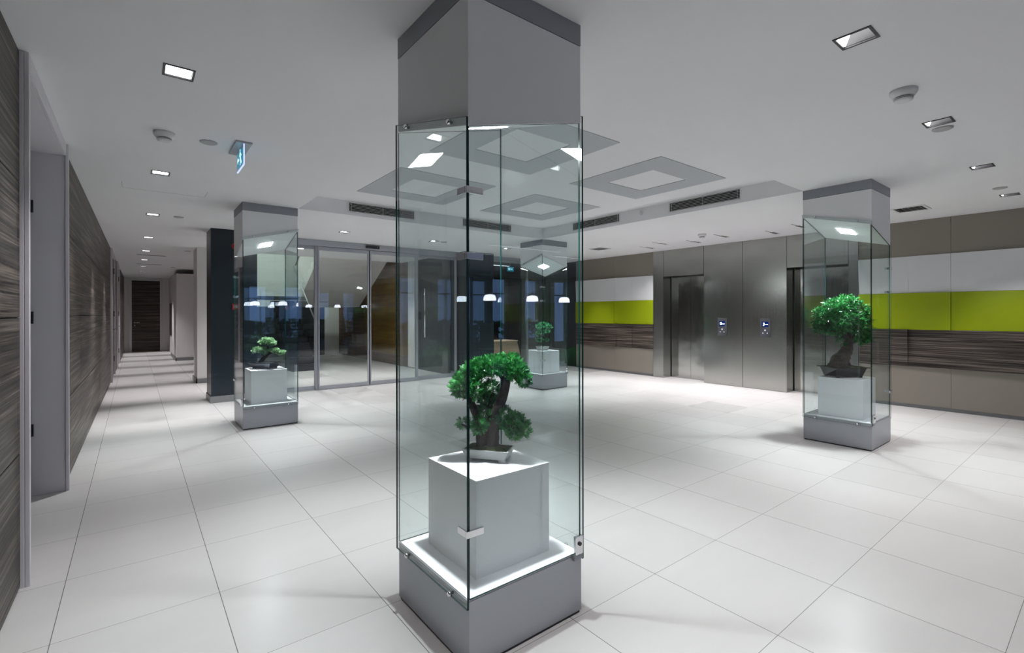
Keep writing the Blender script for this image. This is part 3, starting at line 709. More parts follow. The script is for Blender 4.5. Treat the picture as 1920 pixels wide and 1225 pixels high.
# ------------------------------------------------------------------ ceiling fittings
def downlight():
    o = empty('ceiling_downlight', (0, 0, H)); a, b, t = HW, HW + 0.005, 0.009
    # thin black frame lapping the ceiling edge
    MB().box(-a - t, a + t, -b - t, -b + 0.002, -0.004, 0.004).box(-a - t, a + t, b - 0.002, b + t, -0.004, 0.004).box(-a - t, -a + 0.002, -b + 0.002, b - 0.002, -0.004, 0.004).box(a - 0.002, a + t, -b + 0.002, b - 0.002, -0.004, 0.004).build('frame', M['black'], o)
    c = 0.0015
    mb = MB(); zt = 0.085
    mb.box(-a + c, -a + 0.004, -b + c, b - c, 0.004, zt).box(a - 0.004, a - c, -b + c, b - c, 0.004, zt).box(-a + 0.004, a - 0.004, -b + c, -b + 0.005, 0.004, zt).box(-a + c, a - c, -b + c, b - c, zt, zt + 0.003)
    mb.build('housing', M['black'], o)
    # sloped reflector, given a glow of its own for reflected lamp light; lamp above
    mb = MB(); mb.ring([[(-a + .006, b - .004, .006), (a - .006, b - .004, .006), (a - .006, b - .008, .006), (-a + .006, b - .008, .006)], [(-a + .006, b - .03, .07), (a - .006, b - .03, .07), (a - .006, b - .034, .07), (-a + .006, b - .034, .07)]], sm=False)
    mb.build('reflector', M['lens'], o)
    mb = MB(); mb.ring([[(-a + .012, -b + .012, .062), (a - .012, -b + .012, .062), (a - .012, b - .036, .062), (-a + .012, b - .036, .062)], [(-a + .012, -b + .012, .068), (a - .012, -b + .012, .068), (a - .012, b - .036, .068), (-a + .012, b - .036, .068)]], sm=False)
    mb.build('lamp', M['lens'], o)
    return o
d0 = downlight()
NEARL = {2.70: 'nearest the big glass case in the front row', 4.34: 'beside a round ceiling speaker in the front row', 5.97: 'hidden one in front of the right glass case', 7.64: 'farthest right, by the striped wall'}
CORL = ['behind the camera end of the corridor', 'large one nearest the wood wall, front of the corridor row', 'second visible of the corridor row, beyond the smoke detector', 'third visible of the corridor row', 'fourth visible of the corridor row', 'fifth visible of the corridor row', 'sixth visible of the corridor row', 'seventh visible of the corridor row, beside the diffuser', 'eighth visible of the corridor row', 'farthest of the corridor row, before the end door']
ci = 0
for i, (x, y, k) in enumerate(DL):
    o = d0 if i == 0 else copy_tree(d0); o.location = (x, y, H)
    if k == 'corr':
        lb = 'square recessed ceiling light, ' + CORL[ci]; ci += 1; P = P_CORR; sc = (2.3, 1.0, 1); ang = 52
    elif k == 'near': lb = 'square recessed ceiling light, ' + NEARL[x]; P = P_HALL; sc = (1.5, 1.3, 1); ang = 70
    else: lb = 'square recessed ceiling light before the glass front, ' + {2.64: 'above the left sliding door', 4.25: 'above the right sliding door', 5.9: 'over the navy column', 7.45: 'over the lounge glass'}[x]; P = P_HALL; sc = (1.6, 1.2, 1); ang = 70
    tag(o, lb, 'ceiling light', 'square recessed ceiling lights')
for x, y, k in DL:
    if k == 'corr': P, sc, ang, bl = (P_CORR, (1.7, 1.0, 1), 62, 0.9) if y < 6 else (P_CORR * 2.3, (1.9, 1.0, 1), 50, 0.9)
    elif k == 'near': P, sc, ang, bl = P_HALL, (1.7, 1.2, 1), 72, 0.6
    else: P, sc, ang, bl = P_HALL, (1.8, 1.0, 1), 72, 0.6
    s = light('downlight_beam', 'SPOT', (x, y, H + 0.003), P, spot_size=math.radians(ang), spot_blend=bl, shadow_soft_size=0.03); s.scale = sc
# slot lights near the lifts: a row of dots and a dark bar
def slot_light():
    o = empty('slot_light', (0, 0, H))
    for k in range(5): MB().lathe([(0.010, -0.003), (0.010, 0.0005)], (0.02 + k * 0.042, 0, 0), 12).build('spot_dot', M['black'], o)
    MB().box(0.222, 0.458, -0.020, 0.020, 0.004, 0.05).box(0.215, 0.465, -0.027, -0.0205, -0.002, 0.0).box(0.215, 0.465, 0.0205, 0.027, -0.002, 0.0).build('slot_housing', M['black'], o)
    return o
s0 = slot_light(); SL = ['nearest the right glass case', 'second from the right glass case', 'third from the right glass case', 'fourth from the right glass case', 'fifth from the right glass case', 'farthest from the right glass case']
for i, (x, y) in enumerate(SLOTS):
    o = s0 if i == 0 else copy_tree(s0); o.location = (x, y, H)
    tag(o, 'narrow dotted ceiling slot light before the lifts, ' + SL[i], 'ceiling light', 'dotted slot lights before the lifts')
    s = light('slot_beam', 'SPOT', (x + 0.3, y, H - 0.004), P_ELEV, spot_size=math.radians(115), spot_blend=0.9, shadow_soft_size=0.05)
# smoke detectors
def detector():
    o = empty('smoke_detector', (0, 0, H))
    MB().lathe([(0.066, 0), (0.066, -0.018), (0.055, -0.036), (0.046, -0.040)], (0, 0, 0), 28).build('base', M['plastic'], o)
    MB().lathe([(0.040, -0.040), (0.040, -0.052)], (0, 0, 0), 24).build('vent_gap', M['black'], o)
    MB().lathe([(0.047, -0.045), (0.047, -0.048)], (0, 0, 0), 24).lathe([(0.046, -0.052), (0.044, -0.060), (0.030, -0.066)], (0, 0, 0), 24).build('cap', M['plastic'], o)
    return o
t0 = detector()
for i, (x, y, lb) in enumerate(((0.17, 4.22, 'in the corridor ceiling beside a flat disc'), (3.56, 0.795, 'between two square lights at the right'), (7.40, 4.28, 'near the lift slot lights'))):
    o = t0 if i == 0 else copy_tree(t0); o.location = (x, y, H); tag(o, 'round white smoke detector ' + lb, 'smoke detector', 'smoke detectors')
k0 = None
for i, (x, y, lb) in enumerate(((0.445, 4.25, 'between the smoke detector and the exit sign'), (4.51, 0.79, 'beside the second square light on the right'), (7.14, 0.80, 'beside the far right square light'), (0.47, 7.77, 'beside the third corridor light'), (0.87, 11.86, 'beside the fifth corridor light'), (0.85, 16.3, 'deep in the corridor'), (4.45, 7.6, 'before the right sliding door'))):
    if k0 is None: k0 = MB().lathe([(0.058, 0), (0.058, -0.005), (0.050, -0.009)], (0, 0, 0), 28).build('ceiling_disc', M['greyplastic']); o = k0
    else: o = k0.copy(); COL.objects.link(o)
    o.location = (x, y, H); tag(o, 'flat round grey ceiling disc ' + lb, 'ceiling speaker', 'flat round ceiling discs')
# sprinkler on the coffer side
o = MB().lathe([(0.03, 0), (0.03, -0.012), (0.012, -0.016), (0.010, -0.035), (0.016, -0.038)], (0, 0, 0), 16, axis='X').build('sprinkler', M['plastic']); o.location = (CX1 - 0.001, 4.18, 2.765)
tag(o, 'small white sprinkler between the two long vents on the coffer side', 'sprinkler')
# diffusers in the ceiling
def square_diffuser(x, y, wx, wy, lb):
    o = empty('ceiling_diffuser', (x, y, H)); tag(o, lb, 'air vent')
    mb = MB(); t = 0.03
    mb.box(-wx, wx, -wy, -wy + t, -.008, 0).box(-wx, wx, wy - t, wy, -.008, 0).box(-wx, -wx + t, -wy + t, wy - t, -.008, 0).box(wx - t, wx, -wy + t, wy - t, -.008, 0); mb.build('frame', M['plastic'], o)
    MB().box(-wx + t, wx - t, -wy + t, wy - t, -.002, 0).build('backing', M['black'], o)
    mb = MB(); n = 5
    for k in range(n):
        yy = -wy + t + (k + .5) * (2 * wy - 2 * t) / n
        T = Matrix.Translation((0, yy, -.006)) @ Matrix.Rotation(.7, 4, 'X'); mb.box(-wx + t, wx - t, -.010, .010, -.001, .001, T=T)
    mb.build('louvres', M['plastic'], o)
square_diffuser(7.68, 1.65, 0.19, 0.17, 'square louvred ceiling vent between the right glass case and striped wall')
square_diffuser(7.40, 6.50, 0.17, 0.17, 'square louvred ceiling vent near the far left end of the lift wall')
for y, lb in ((13.2, 'nearer'), (15.6, 'farther')):
    o = empty('corridor_diffuser', (0.30, y, H)); tag(o, 'narrow dark ceiling vent across the corridor, the %s of the two' % lb, 'air vent', 'narrow corridor vents')
    MB().box(-.27, .27, -.05, .05, -.004, 0).build('frame', M['greyplastic'], o); MB().box(-.25, .25, -.03, .03, -.006, -.0042).build('slot', M['black'], o)
# access hatch outline
struct(MB().box(-0.1, 0.62, 6.29, 6.294, H - 0.0012, H + 0.0).box(-0.1, -0.096, 6.0, 6.29, H - 0.0012, H).box(0.616, 0.62, 6.0, 6.29, H - 0.0012, H).build('trim_5', M['greyplastic']))
# long vents in the coffer sides
def coffer_vent(loc, rz, lb):
    o = empty('coffer_vent', loc, rz); tag(o, lb, 'air vent', 'long vents in the coffer sides')
    w, h, t = 0.47, 0.055, 0.018
    MB().box(-w - t, w + t, -.006, -.0005, h, h + t).box(-w - t, w + t, -.006, -.0005, -h - t, -h).box(-w - t, -w, -.006, -.0005, -h, h).box(w, w + t, -.006, -.0005, -h, h).build('frame', M['plastic'], o)
    MB().box(-w, w, -.002, -.0005, -h, h).build('backing', M['dark'], o)
    mb = MB()
    for k in range(6):
        z = -h + (k + .5) * 2 * h / 6; mb.box(-w, w, -.0055, -.002, z - .0022, z + .0022)
    for x in (-w + .03, 0, w - .03): mb.box(x - .003, x + .003, -.0062, -.0055, -h, h)
    mb.build('slats', M['greyplastic'], o)
coffer_vent((CX1, 3.255, 2.757), -PI / 2, 'long black slatted vent in the coffer side, nearest the right glass case')
coffer_vent((CX1, 5.04, 2.757), -PI / 2, 'long black slatted vent in the coffer side, nearest the far case')
coffer_vent((2.70, CY1, 2.757), 0, 'long black slatted vent in the coffer side above the left sliding door')
coffer_vent((4.47, CY1, 2.757), 0, 'long black slatted vent in the coffer side right of the front case edge')
# coffer side walls

def pictogram(parent, y0, s, mat, face_x):
    """running figure, doorway and arrow on an exit sign; drawn in the Y-Z plane"""
    mb = MB(); t = 0.0008
    def quad(pts): mb.ring([[(face_x, y0 + y * s, z * s) for y, z in pts], [(face_x + (t if face_x > 0 else -t), y0 + y * s, z * s) for y, z in pts]], sm=False)
    quad([(-.08, .10), (-.02, .10), (-.04, -.02), (-.10, -.02)])            # torso
    quad([(-.10, -.02), (-.05, -.02), (-.02, -.13), (-.06, -.13)])          # leg
    quad([(-.11, -.02), (-.07, -.02), (-.14, -.12), (-.18, -.10)])          # leg
    quad([(-.03, .09), (.03, .03), (.05, .05), (-.01, .11)])                # arm
    quad([(-.08, .09), (-.16, .04), (-.15, .02), (-.07, .06)])              # arm
    L_ = [(-.03 + .03 * math.cos(a * PI / 4), .14 + .03 * math.sin(a * PI / 4)) for a in range(8)]; quad(L_)
    quad([(.08, -.02), (.20, -.02), (.20, .02), (.08, .02)]); quad([(.20, -.06), (.27, 0), (.20, .06), (.19, 0)])
    return mb.build('pictogram', mat, parent)
# exit sign hanging in the corridor: lit acrylic blade under a square plate
es = empty('exit_sign', (0.655, 4.25, H)); tag(es, 'lit blue acrylic exit sign blade hanging from a square ceiling plate', 'exit sign')
MB().box(-.055, .055, -.185, .175, -.014, 0).build('ceiling_plate', M['alu'], es, 0.003)
MB().box(-.004, .004, -.165, .125, -.165, -.014).build('blade', M['acrylic'], es)
MB().box(-.0052, -.0042, -.150, .110, -.150, -.030).box(.0042, .0052, -.150, .110, -.150, -.030).build('sign_face', M['signblue'], es)
MB().box(-.005, .005, -.168, .128, -.171, -.1655).build('lit_edge', M['signedge'], es)
MB().box(-.0045, .0045, -.171, -.1655, -.165, -.014).build('lit_edge', M['signedge'], es)
pk = pictogram(es, -0.02, 0.42, M['signwhite'], -0.0054); 
for v in pk.data.vertices: v.co.z -= 0.09
# exit sign in the lounge
es = empty('exit_sign', (7.52, 9.55, 2.47)); tag(es, 'small blue exit sign hanging above the desk in the lounge', 'exit sign')
MB().box(-.10, .10, -.012, .012, -.055, .055).build('sign_box', M['signblue'], es)
MB().box(-.07, -.045, -.014, -.012, -.03, .03).box(.01, .03, -.014, -.012, -.006, .006).box(.03, .055, -.014, -.012, -.018, .018).box(-.035, -.015, -.014, -.012, -.03, .03).build('pictogram', M['signwhite'], es)
MB().box(-.004, .004, -.004, .004, .055, H - 2.47 - .001).build('hanger', M['alu'], es)
# wall switch box in lounge
o = box('wall_socket_panel', M['greyplastic'], 9.62, 9.95, 13.77, 13.799, 1.58, 1.72); tag(o, 'small pale box on the dark lounge wall', 'box')

# ------------------------------------------------------------------ glass display cases
ZB, HX = 0.27, 0.302      # plinth height, half width
def case(cx, cy, hi, label, door_side, hs=-1):
    """hi = (sx, sy): the corner where the sloped underside is highest; door_side = '-y' or ..."""
    o = empty('display_case', (cx, cy, 0)); tag(o, label, 'display case', 'glass display cases')
    h = HX
    def zb(x, y): return 2.21 + 0.155 * (x * hi[0] + y * hi[1]) / (2 * h) * 1.0
    MB().box(-h, h, -h, h, 0.012, ZB - 0.004).build('plinth', M['plinth'], o, 0.0015)
    MB().box(-h + .006, h - .006, -h + .006, h - .006, 0, 0.012).build('plinth_foot', M['threshold'], o)
    MB().box(-h + .004, h - .004, -h + .004, h - .004, ZB - 0.004, ZB).build('plinth_top', M['case_top'], o)
    # upper box with sloped underside
    C4 = [(-h, -h), (h, -h), (h, h), (-h, h)]
    L0 = [(x, y, zb(x, y)) for x, y in C4]
    MB().ring([L0, [(x, y, 2.553) for x, y in C4]], sm=False).build('upper_box', M['case_w'], o)
    MB().box(-h - .001, h + .001, -h - .001, h + .001, 2.556, H - .0005).build('top_band', M['band'], o)
    MB().box(-h + .01, h - .01, -h + .01, h - .01, 2.553, 2.556).build('shadow_gap', M['dark'], o)
    # lamp in the sloped underside
    nx = Vector((0.155 * hi[0] / (2 * h), 0.155 * hi[1] / (2 * h), -1)).normalized()
    def pl(x, y, off=0.0): return Vector((x, y, zb(x, y))) + nx * off
    a = 0.068
    LP = [(-a, -a), (a, -a), (a, a), (-a, a)]
    MB().ring([[pl(x, y, .0005) for x, y in LP], [pl(x, y, .003) for x, y in LP]], sm=False).build('lamp', M['caselamp'], o)
    sp_ = pl(0, 0, .012); light('case_lamp_beam', 'SPOT', (sp_.x, sp_.y, sp_.z), P_CASE, o, (0, 0, 0), (0.95, 0.98, 1.0), spot_size=math.radians(112), spot_blend=0.6, shadow_soft_size=0.045)
    # glass sheets; the one towards -x laps over plinth and box on bolts, the others stand between
    g, t = 0.003, 0.009
    def sheet(name, ax, sgn, lap_low, lap_up, e0, e1):
        mb = MB(); p0 = sgn * (h + g) if ax == 'x' else sgn * (h + g); q0 = p0 + sgn * t
        if lap_low is None: p0 = sgn * (h - t - .001); q0 = sgn * (h - .001)
        lo = ZB + .002 if lap_low is None else ZB - .03
        def top(c):
            x, y = (p0, c) if ax == 'x' else (c, p0)
            x = max(-h, min(h, x)); y = max(-h, min(h, y))
            return zb(x, y) + (.03 if lap_up else -.004)
        def pt(d, c, z): return (d, c, z) if ax == 'x' else (c, d, z)
        A = [pt(p0, e0, lo), pt(p0, e1, lo), pt(p0, e1, top(e1)), pt(p0, e0, top(e0))]
        B = [pt(q0, e0, lo), pt(q0, e1, lo), pt(q0, e1, top(e1)), pt(q0, e0, top(e0))]
        mb.face(A, 0); mb.face(list(reversed(B)), 0)
        for k in range(4):
            q = (k + 1) % 4; mb.face([A[q], A[k], B[k], B[q]], 1)
        ob = mb.build(name, [M['glass'], M['edge']], o)
        bm = bmesh.new(); bm.from_mesh(ob.data); bmesh.ops.recalc_face_normals(bm, faces=bm.faces); bm.to_mesh(ob.data); bm.free()
        return ob, p0, q0, top
    bolts = []
    if door_side == 'y-':      # bolted sheets on both x sides, door on -y, inset sheet on +y
        for sx in (-1, 1):
            ob, p0, q0, top = sheet('glass_sheet', 'x', sx, 1, 1, -h - .004, h + .004)
            for c in (-h * .62, h * .62): bolts += [('x', sx, c, ZB - .018), ('x', sx, c, top(c) - .014)]
        sheet('glass_sheet', 'y', 1, None, 0, -h + .0, h - .0)
        ob, p0, q0, top = sheet('glass_door', 'y', -1, None, 0, -h + .004, h - .004)
        # hinges wrapping the corner, lock at the free lower corner
        for z in (0.525, 1.565, 1.812):
            def bx(m, a, b, *r): return m.box(min(a * hs, b * hs), max(a * hs, b * hs), *r)
            m_ = bx(MB(), h + g + t, h + g + t + .004, -h, -h + .055, z - .013, z + .013)
            bx(m_, h - .06, h + g + t + .004, -h - .012, -h - .001, z - .013, z + .013).build('hinge', M['chrome'], o, 0.001)
        lc = -hs * (h - .027)
        lk = MB().box(lc - .023, lc + .023, -h - .016, -h - .0, ZB + .004, ZB + .085).build('lock', M['chrome'], o, 0.003)
        MB().lathe([(0.009, 0), (0.009, -0.005)], (lc, -h - .016, ZB + .052), 14, axis='Y').build('keyhole', M['black'], lk)
        MB().box(lc - .027, lc + .027, -h - .010, -h - .001, ZB - .022, ZB + .003).build('lock_keeper', M['band'], o)
    else:                      # bolted sheets on both y sides
        for sy in (-1, 1):
            ob, p0, q0, top = sheet('glass_sheet', 'y', sy, 1, 1, -h - .004, h + .004)
            for c in (-h * .62, h * .62): bolts += [('y', sy, c, ZB - .018), ('y', sy, c, top(c) - .014)]
        sheet('glass_sheet', 'x', 1, None, 0, -h, h); sheet('glass_door', 'x', -1, None, 0, -h + .004, h - .004)
        for z in (0.525, 1.565, 1.812):
            sgn = 1
            MB().box(-h - .012, -h + .0, h - .055, h + g + t, z - .013, z + .013).box(-h - .012, -h + .055, h + g + t, h + g + t + .004, z - .013, z + .013).build('hinge', M['chrome'], o, 0.001)
        MB().box(-h - .016, -h, -h + .004, -h + .05, ZB + .004, ZB + .085).build('lock', M['chrome'], o, 0.003)
    for ax, sg, c, z in bolts:
        if ax == 'x': MB().lathe([(.006, 0), (.006, sg * (g + t)), (.011, sg * (g + t)), (.011, sg * (g + t + .008)), (.007, sg * (g + t + .012))], (sg * h, c, z), 14, axis='X').build('standoff_bolt', M['chrome'], o)
        else: MB().lathe([(.006, 0), (.006, sg * (g + t)), (.011, sg * (g + t)), (.011, sg * (g + t + .008)), (.007, sg * (g + t + .012))], (c, sg * h, z), 14, axis='Y').build('standoff_bolt', M['chrome'], o)
    return o
CN, CL, CR, CF = (1.29, 1.81), (1.29, 6.565), (5.95, 1.81), (5.95, 6.565)
case(*CN, (1, 1), 'large glass display case in the foreground with a spreading dark green bonsai', 'y-')
case(*CL, (1, -1), 'glass display case on the left before the navy column, pale bonsai in it', 'x-')
case(*CR, (-1, 1), 'glass display case on the right before the lifts, bushy long-leaved bonsai in it', 'y-', 1)
case(*CF, (-1, -1), 'farthest glass display case, seen through the foreground case, tiny bonsai in it', 'y-')
for (cx, cy), lb in ((CN, 'nearest, under the spreading bonsai'), (CL, 'left, under the pale bonsai in a blue-black tray'), (CR, 'right, under the bushy bonsai in a black tray'), (CF, 'farthest, under the tiny tiered bonsai')):
    c = MB().box(-.2, .2, -.2, .2, 0, 0.40).build('pedestal_cube', M['cube'], None, 0.0015); c.location = (cx, cy, ZB + .0005)
    tag(c, 'white cube pedestal, the ' + lb, 'pedestal', 'white cube pedestals')

# ------------------------------------------------------------------ bonsai
ZT = ZB + 0.401
RV = Vector((math.cos(TH), -math.sin(TH), 0)); DV = Vector((math.sin(TH), math.cos(TH), 0))
def LP(l, z, d=0.0):       # l metres to the right, z above the pedestal, d metres back
    return RV * l + DV * d + Vector((0, 0, z))
def tray(o, hx, hy, h, rz, mat, soil, flare=0.8, rim=0.0, feet=True):
    T = Matrix.Rotation(rz, 4, 'Z')
    def rect(sx, sy, z): return [T @ Vector((x * sx, y * sy, z)) for x, y in ((-1, -1), (1, -1), (1, 1), (-1, 1))]
    fz = 0.010 if feet else 0
    mb = MB(); loops = [rect(hx * flare, hy * flare, fz), rect(hx, hy, h)]
    if rim: loops += [rect(hx + rim, hy + rim, h + .001), rect(hx + rim, hy + rim, h + .010)]
    w = .010
    loops += [rect(hx - w, hy - w, h + (.010 if rim else 0)), rect(hx - w, hy - w, h - .012)]
    mb.ring(loops, sm=False); mb.build('pot', mat, o, 0.002)
    if feet:
        for sx in (-1, 1):
            for sy in (-1, 1):
                a, b = hx * flare, hy * flare
                MB().box(sx * a - (.03 if sx > 0 else 0), sx * a + (0 if sx > 0 else .03), sy * b - (.02 if sy > 0 else 0), sy * b + (0 if sy > 0 else .02), 0, fz, T=T).build('pot_foot', mat, o)
    # soil mound
    mb = MB(); n = 9; rnd = random.Random(3)
    V = [[T @ Vector(((i / n * 2 - 1) * (hx - w), (j / n * 2 - 1) * (hy - w), h - .002 + .014 * math.sin(PI * i / n) * math.sin(PI * j / n) + rnd.uniform(0, .004))) for j in range(n + 1)] for i in range(n + 1)]
    for i in range(n):
        for j in range(n): mb.face([V[i][j], V[i + 1][j], V[i + 1][j + 1], V[i][j + 1]], 0, True)
    mb.build('soil', soil, o)
def branch(mb, pts, rad, seed=1, n=10, wob=.1):
    # smooth the polyline
    P = [Vector(p) for p in pts]; Q = []; R_ = []
    for i in range(len(P) - 1):
        p0 = P[max(i - 1, 0)]; p1 = P[i]; p2 = P[i + 1]; p3 = P[min(i + 2, len(P) - 1)]
        for k in range(5):
            t = k / 5; Q.append(.5 * ((2 * p1) + (p2 - p0) * t + (2 * p0 - 5 * p1 + 4 * p2 - p3) * t * t + (3 * p1 - p0 - 3 * p2 + p3) * t ** 3)); R_.append(rad[i] * (1 - t) + rad[i + 1] * t)
    Q.append(P[-1]); R_.append(rad[-1]); mb.tube(Q, R_, n, 0, wob, random.Random(seed))

# foreground bonsai: two leaning trunks, layered cypress pads
o = empty('bonsai_tree', (CN[0] + .02, CN[1] + .02, ZT)); tag(o, 'foreground twin-trunk bonsai with layered pads in a shallow white tray', 'bonsai', 'bonsai trees')
tray(o, .112, .066, .052, math.atan2(-.81, .58), M['potw'], M['soil'], .84)
mb = MB()
branch(mb, [LP(.015, .035), LP(.022, .12), LP(.035, .20), LP(.070, .30), LP(.088, .39), LP(.100, .44)], [.040, .028, .027, .023, .020, .010], 1)
branch(mb, [LP(-.035, .035), LP(-.040, .13), LP(-.062, .21), LP(-.085, .27), LP(-.11, .33)], [.028, .021, .019, .016, .008], 2)
branch(mb, [LP(0, .035), LP(-.01, .12, .01), LP(0.0, .22, .03), LP(.02, .30, .04)], [.022, .016, .013, .008], 3)
for q in (([LP(.08, .38), LP(.13, .41, -.02), LP(.17, .39, -.03)]), ([LP(.075, .36), LP(.02, .42, .02), LP(-.04, .43, .02)]), ([LP(.03, .17), LP(.09, .16, -.03), LP(.15, .13, -.02)]), ([LP(-.04, .15), LP(-.09, .15, -.02), LP(-.13, .16)])):
    branch(mb, q, [.010, .007, .004], 5, 7)
mb.build('trunk', M['bark'], o, smooth=True)
pads = []
def pad(l, z, d, rl, rz_, rd=None): p = LP(l, z, d); r = rd or rl * .8; pads.append((p.x, p.y, p.z, r, r, rz_)); 
for a in ((.03, .435, 0, .075, .038), (.09, .44, 0, .075, .042), (.13, .41, -.03, .055, .040), (.165, .375, -.03, .035, .028), (-.04, .42, .02, .06, .038), (-.085, .395, 0, .05, .045),
          (-.115, .345, 0, .06, .055), (-.145, .335, -.01, .035, .035), (-.065, .33, -.02, .035, .045), (.010, .305, .05, .045, .045), (-.01, .265, .05, .035, .03),
          (.12, .165, -.02, .055, .045), (.165, .145, -.03, .035, .028), (.07, .19, 0, .045, .045), (.12, .12, .02, .035, .03), (-.015, .19, .02, .05, .05), (-.045, .16, -.03, .03, .035), (-.115, .165, 0, .03, .015)):
    pad(*a)
foliage_mesh(pads, 6500, 0.020, 11, spray_frond, .3, (-.305, .265, -.305, .265)).build('foliage', M['leafA'], o)

# right bonsai: flared root base, dense crown of long leaves
o = empty('bonsai_tree', (CR[0] - .009, CR[1] + .029, ZT)); tag(o, 'bushy long-leaved bonsai with a flared root trunk in a black tray', 'bonsai', 'bonsai trees')
tray(o, .170, .116, .098, math.radians(-33), M['potk'], M['soil'], .82, .022)
mb = MB()
branch(mb, [LP(-.045, .08), LP(-.025, .17), LP(.025, .26), LP(.055, .33), LP(.055, .40), LP(.0, .52)], [.105, .085, .058, .044, .038, .014], 1, 14, .12)
branch(mb, [LP(.05, .31), LP(.085, .37), LP(.10, .44), LP(.06, .52)], [.030, .026, .022, .012], 4)
for i, (l, d) in enumerate(((-.15, -.01), (-.12, -.04), (-.05, -.07), (.04, -.04), (.08, 0), (-.08, .04), (.06, .05))):
    branch(mb, [LP(l * .2, .24, d * .2), LP(l * .55, .16, d * .6), LP(l, .095, d)], [.026, .026, .012], 10 + i, 8, .15)
for i, (l, z, d) in enumerate(((-.18, .50, 0), (.15, .48, .02), (-.1, .6, .05), (.12, .62, -.03), (0, .66, .02), (.2, .40, 0))):
    branch(mb, [LP(.02, .42), LP(l * .5, (z + .42) / 2 + .02, d * .5), LP(l, z, d)], [.018, .012, .006], 20 + i, 7)
mb.build('trunk', M['bark2'], o, smooth=True)
pads = []
for a in ((-.20, .62, 0, .12, .10), (-.10, .72, 0, .14, .10), (.05, .74, .02, .16, .12), (.15, .66, 0, .12, .13), (-.24, .53, -.02, .09, .07), (-.10, .56, -.06, .15, .12), (.05, .58, -.06, .16, .13), (.20, .54, 0, .12, .12), (.14, .45, 0, .15, .08), (.25, .43, .02, .08, .06), (.02, .60, .1, .18, .15)):
    pad(*a)
pads = [(x, y, z, min(rx, .17), min(ry, .17), rz) for x, y, z, rx, ry, rz in pads]
pads.append((*LP(-.04, .38, -.03), .03, .03, .03))
pads = [(max(-.20, min(.20, x)), max(-.20, min(.20, y)), z, min(rx, .11), min(ry, .11), rz) for x, y, z, rx, ry, rz in pads]
foliage_mesh(pads, 1200, 0.058, 21, spray_long, .2, (-.276, .29, -.31, .258)).build('foliage', M['leafB'], o)

# left bonsai: pale airy pads, leaning trunk, blue-black tray with gravel
o = empty('bonsai_tree', (CL[0] - .01, CL[1] + .0, ZT)); tag(o, 'pale airy bonsai with leaning trunk in a blue-black tray of gravel', 'bonsai', 'bonsai trees')
tray(o, .158, .088, .068, math.radians(-54), M['potb'], M['gravel'], .78, .014)
mb = MB()
branch(mb, [LP(-.06, .07), LP(-.02, .12), LP(.03, .17), LP(.06, .22), (LP(.03, .28))], [.028, .022, .018, .012, .007], 1)
branch(mb, [LP(.03, .17), LP(.11, .20), LP(.20, .18)], [.012, .008, .004], 2, 7); branch(mb, [LP(.0, .14), LP(-.06, .20), LP(-.10, .21)], [.012, .008, .004], 3, 7)
mb.build('trunk', M['bark'], o, smooth=True)
pads = []
for a in ((.03, .345, 0, .075, .035), (.09, .315, 0, .06, .020), (-.03, .325, 0, .055, .018), (-.06, .235, -.02, .09, .030), (-.11, .22, -.02, .05, .018), (.12, .225, 0, .07, .022), (.19, .195, .02, .06, .022), (.0, .20, 0, .05, .03)):
    pad(*a)
foliage_mesh(pads, 700, 0.024, 31, spray_small, .5).build('foliage', M['leafC'], o)

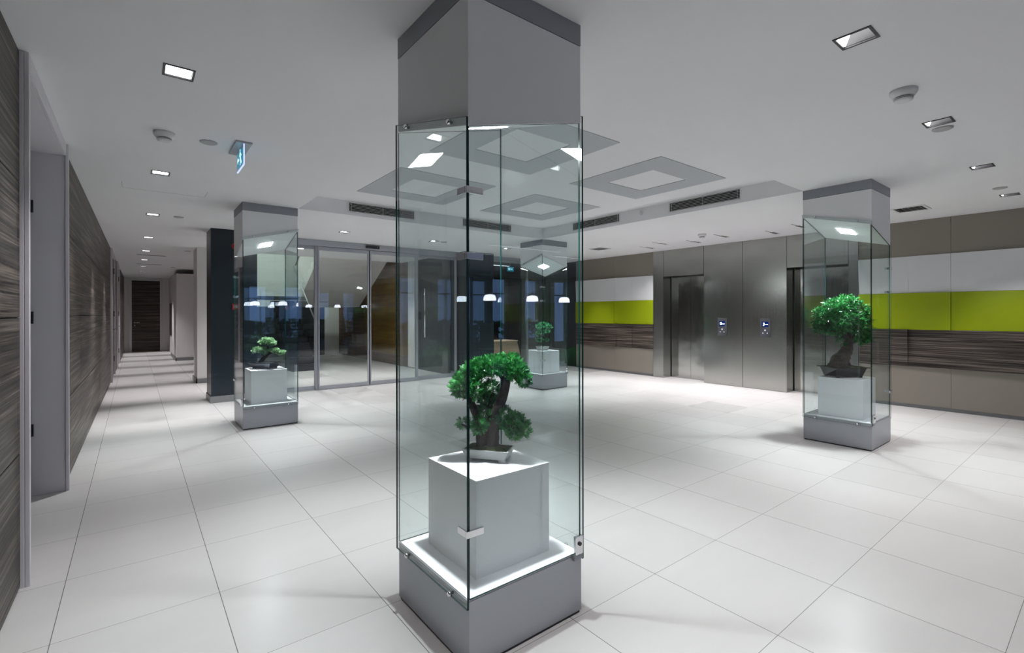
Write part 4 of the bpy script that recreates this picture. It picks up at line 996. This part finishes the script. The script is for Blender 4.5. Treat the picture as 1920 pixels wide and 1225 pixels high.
# far bonsai: small tiered tree in a white pot
o = empty('bonsai_tree', (CF[0] - .03, CF[1] - .0, ZT)); tag(o, 'tiny tiered bonsai in a small white pot in the farthest case', 'bonsai', 'bonsai trees')
tray(o, .085, .085, .062, PI / 4 - TH - .1, M['potw'], M['soil'], .86, .006)
mb = MB()
branch(mb, [LP(.0, .05), LP(.03, .15), LP(.045, .25), LP(.0, .34), LP(.02, .43)], [.016, .012, .010, .008, .004], 1)
branch(mb, [LP(.04, .25), LP(-.04, .28), LP(-.08, .28)], [.008, .006, .003], 2, 7); branch(mb, [LP(.0, .35), LP(.08, .39), LP(.13, .38)], [.007, .005, .003], 3, 7)
mb.build('trunk', M['bark'], o, smooth=True)
pads = []
for a in ((.02, .47, 0, .11, .03), (-.07, .435, 0, .07, .025), (.12, .43, 0, .06, .03), (-.02, .335, 0, .09, .03), (-.09, .29, 0, .05, .025), (.08, .35, 0, .07, .015), (-.06, .19, .02, .08, .02), (.08, .19, 0, .05, .015)):
    pad(*a)
foliage_mesh(pads, 700, 0.030, 41, spray_frond, .1).build('foliage', M['leafD'], o)

# ------------------------------------------------------------------ lobby and lounge lights (lobby pair in fittings like the others, desk light added)
for i, (x, y) in enumerate(((2.6, 10.0), (4.3, 10.0))):
    o = empty('lobby_light', (x, y, H)); tag(o, 'square ceiling light in the stair lobby, the %s of the two' % ('left', 'right')[i], 'ceiling light', 'stair lobby lights')
    MB().box(-.07, .07, -.07, .07, -.006, 0).build('frame', M['black'], o); MB().box(-.055, .055, -.055, .055, -.008, -.0062).build('lens', M['lens'], o)
    light('lobby_beam', 'SPOT', (x, y, H - 0.012), P_VEST, spot_size=math.radians(120), spot_blend=0.6, shadow_soft_size=0.05)
o = empty('lobby_light', (7.20, 9.02, H)); tag(o, 'added square ceiling light brightening the beige desk beyond the glass', 'ceiling light')  # invented fitting, added to brighten the desk
MB().box(-.07, .07, -.07, .07, -.006, 0).build('frame', M['black'], o); MB().box(-.055, .055, -.055, .055, -.008, -.0062).build('lens', M['lens'], o)
light('desk_fill_beam', 'SPOT', (7.20, 8.97, H - 0.012), 230.0, rot=(.22, 0, 0), spot_size=math.radians(60), spot_blend=0.8, shadow_soft_size=0.05)  # added spot tilted at the desk front to brighten it
light('lounge_strip_beam', 'AREA', (8.0, 11.2, H - 0.05), 6.0, size=1.5, shape='RECTANGLE', size_y=0.04)
light('stair_upper_beam', 'POINT', (3.0, 13.2, 4.1), 120.0, col=(0.88, 1.0, 0.90), shadow_soft_size=0.1)
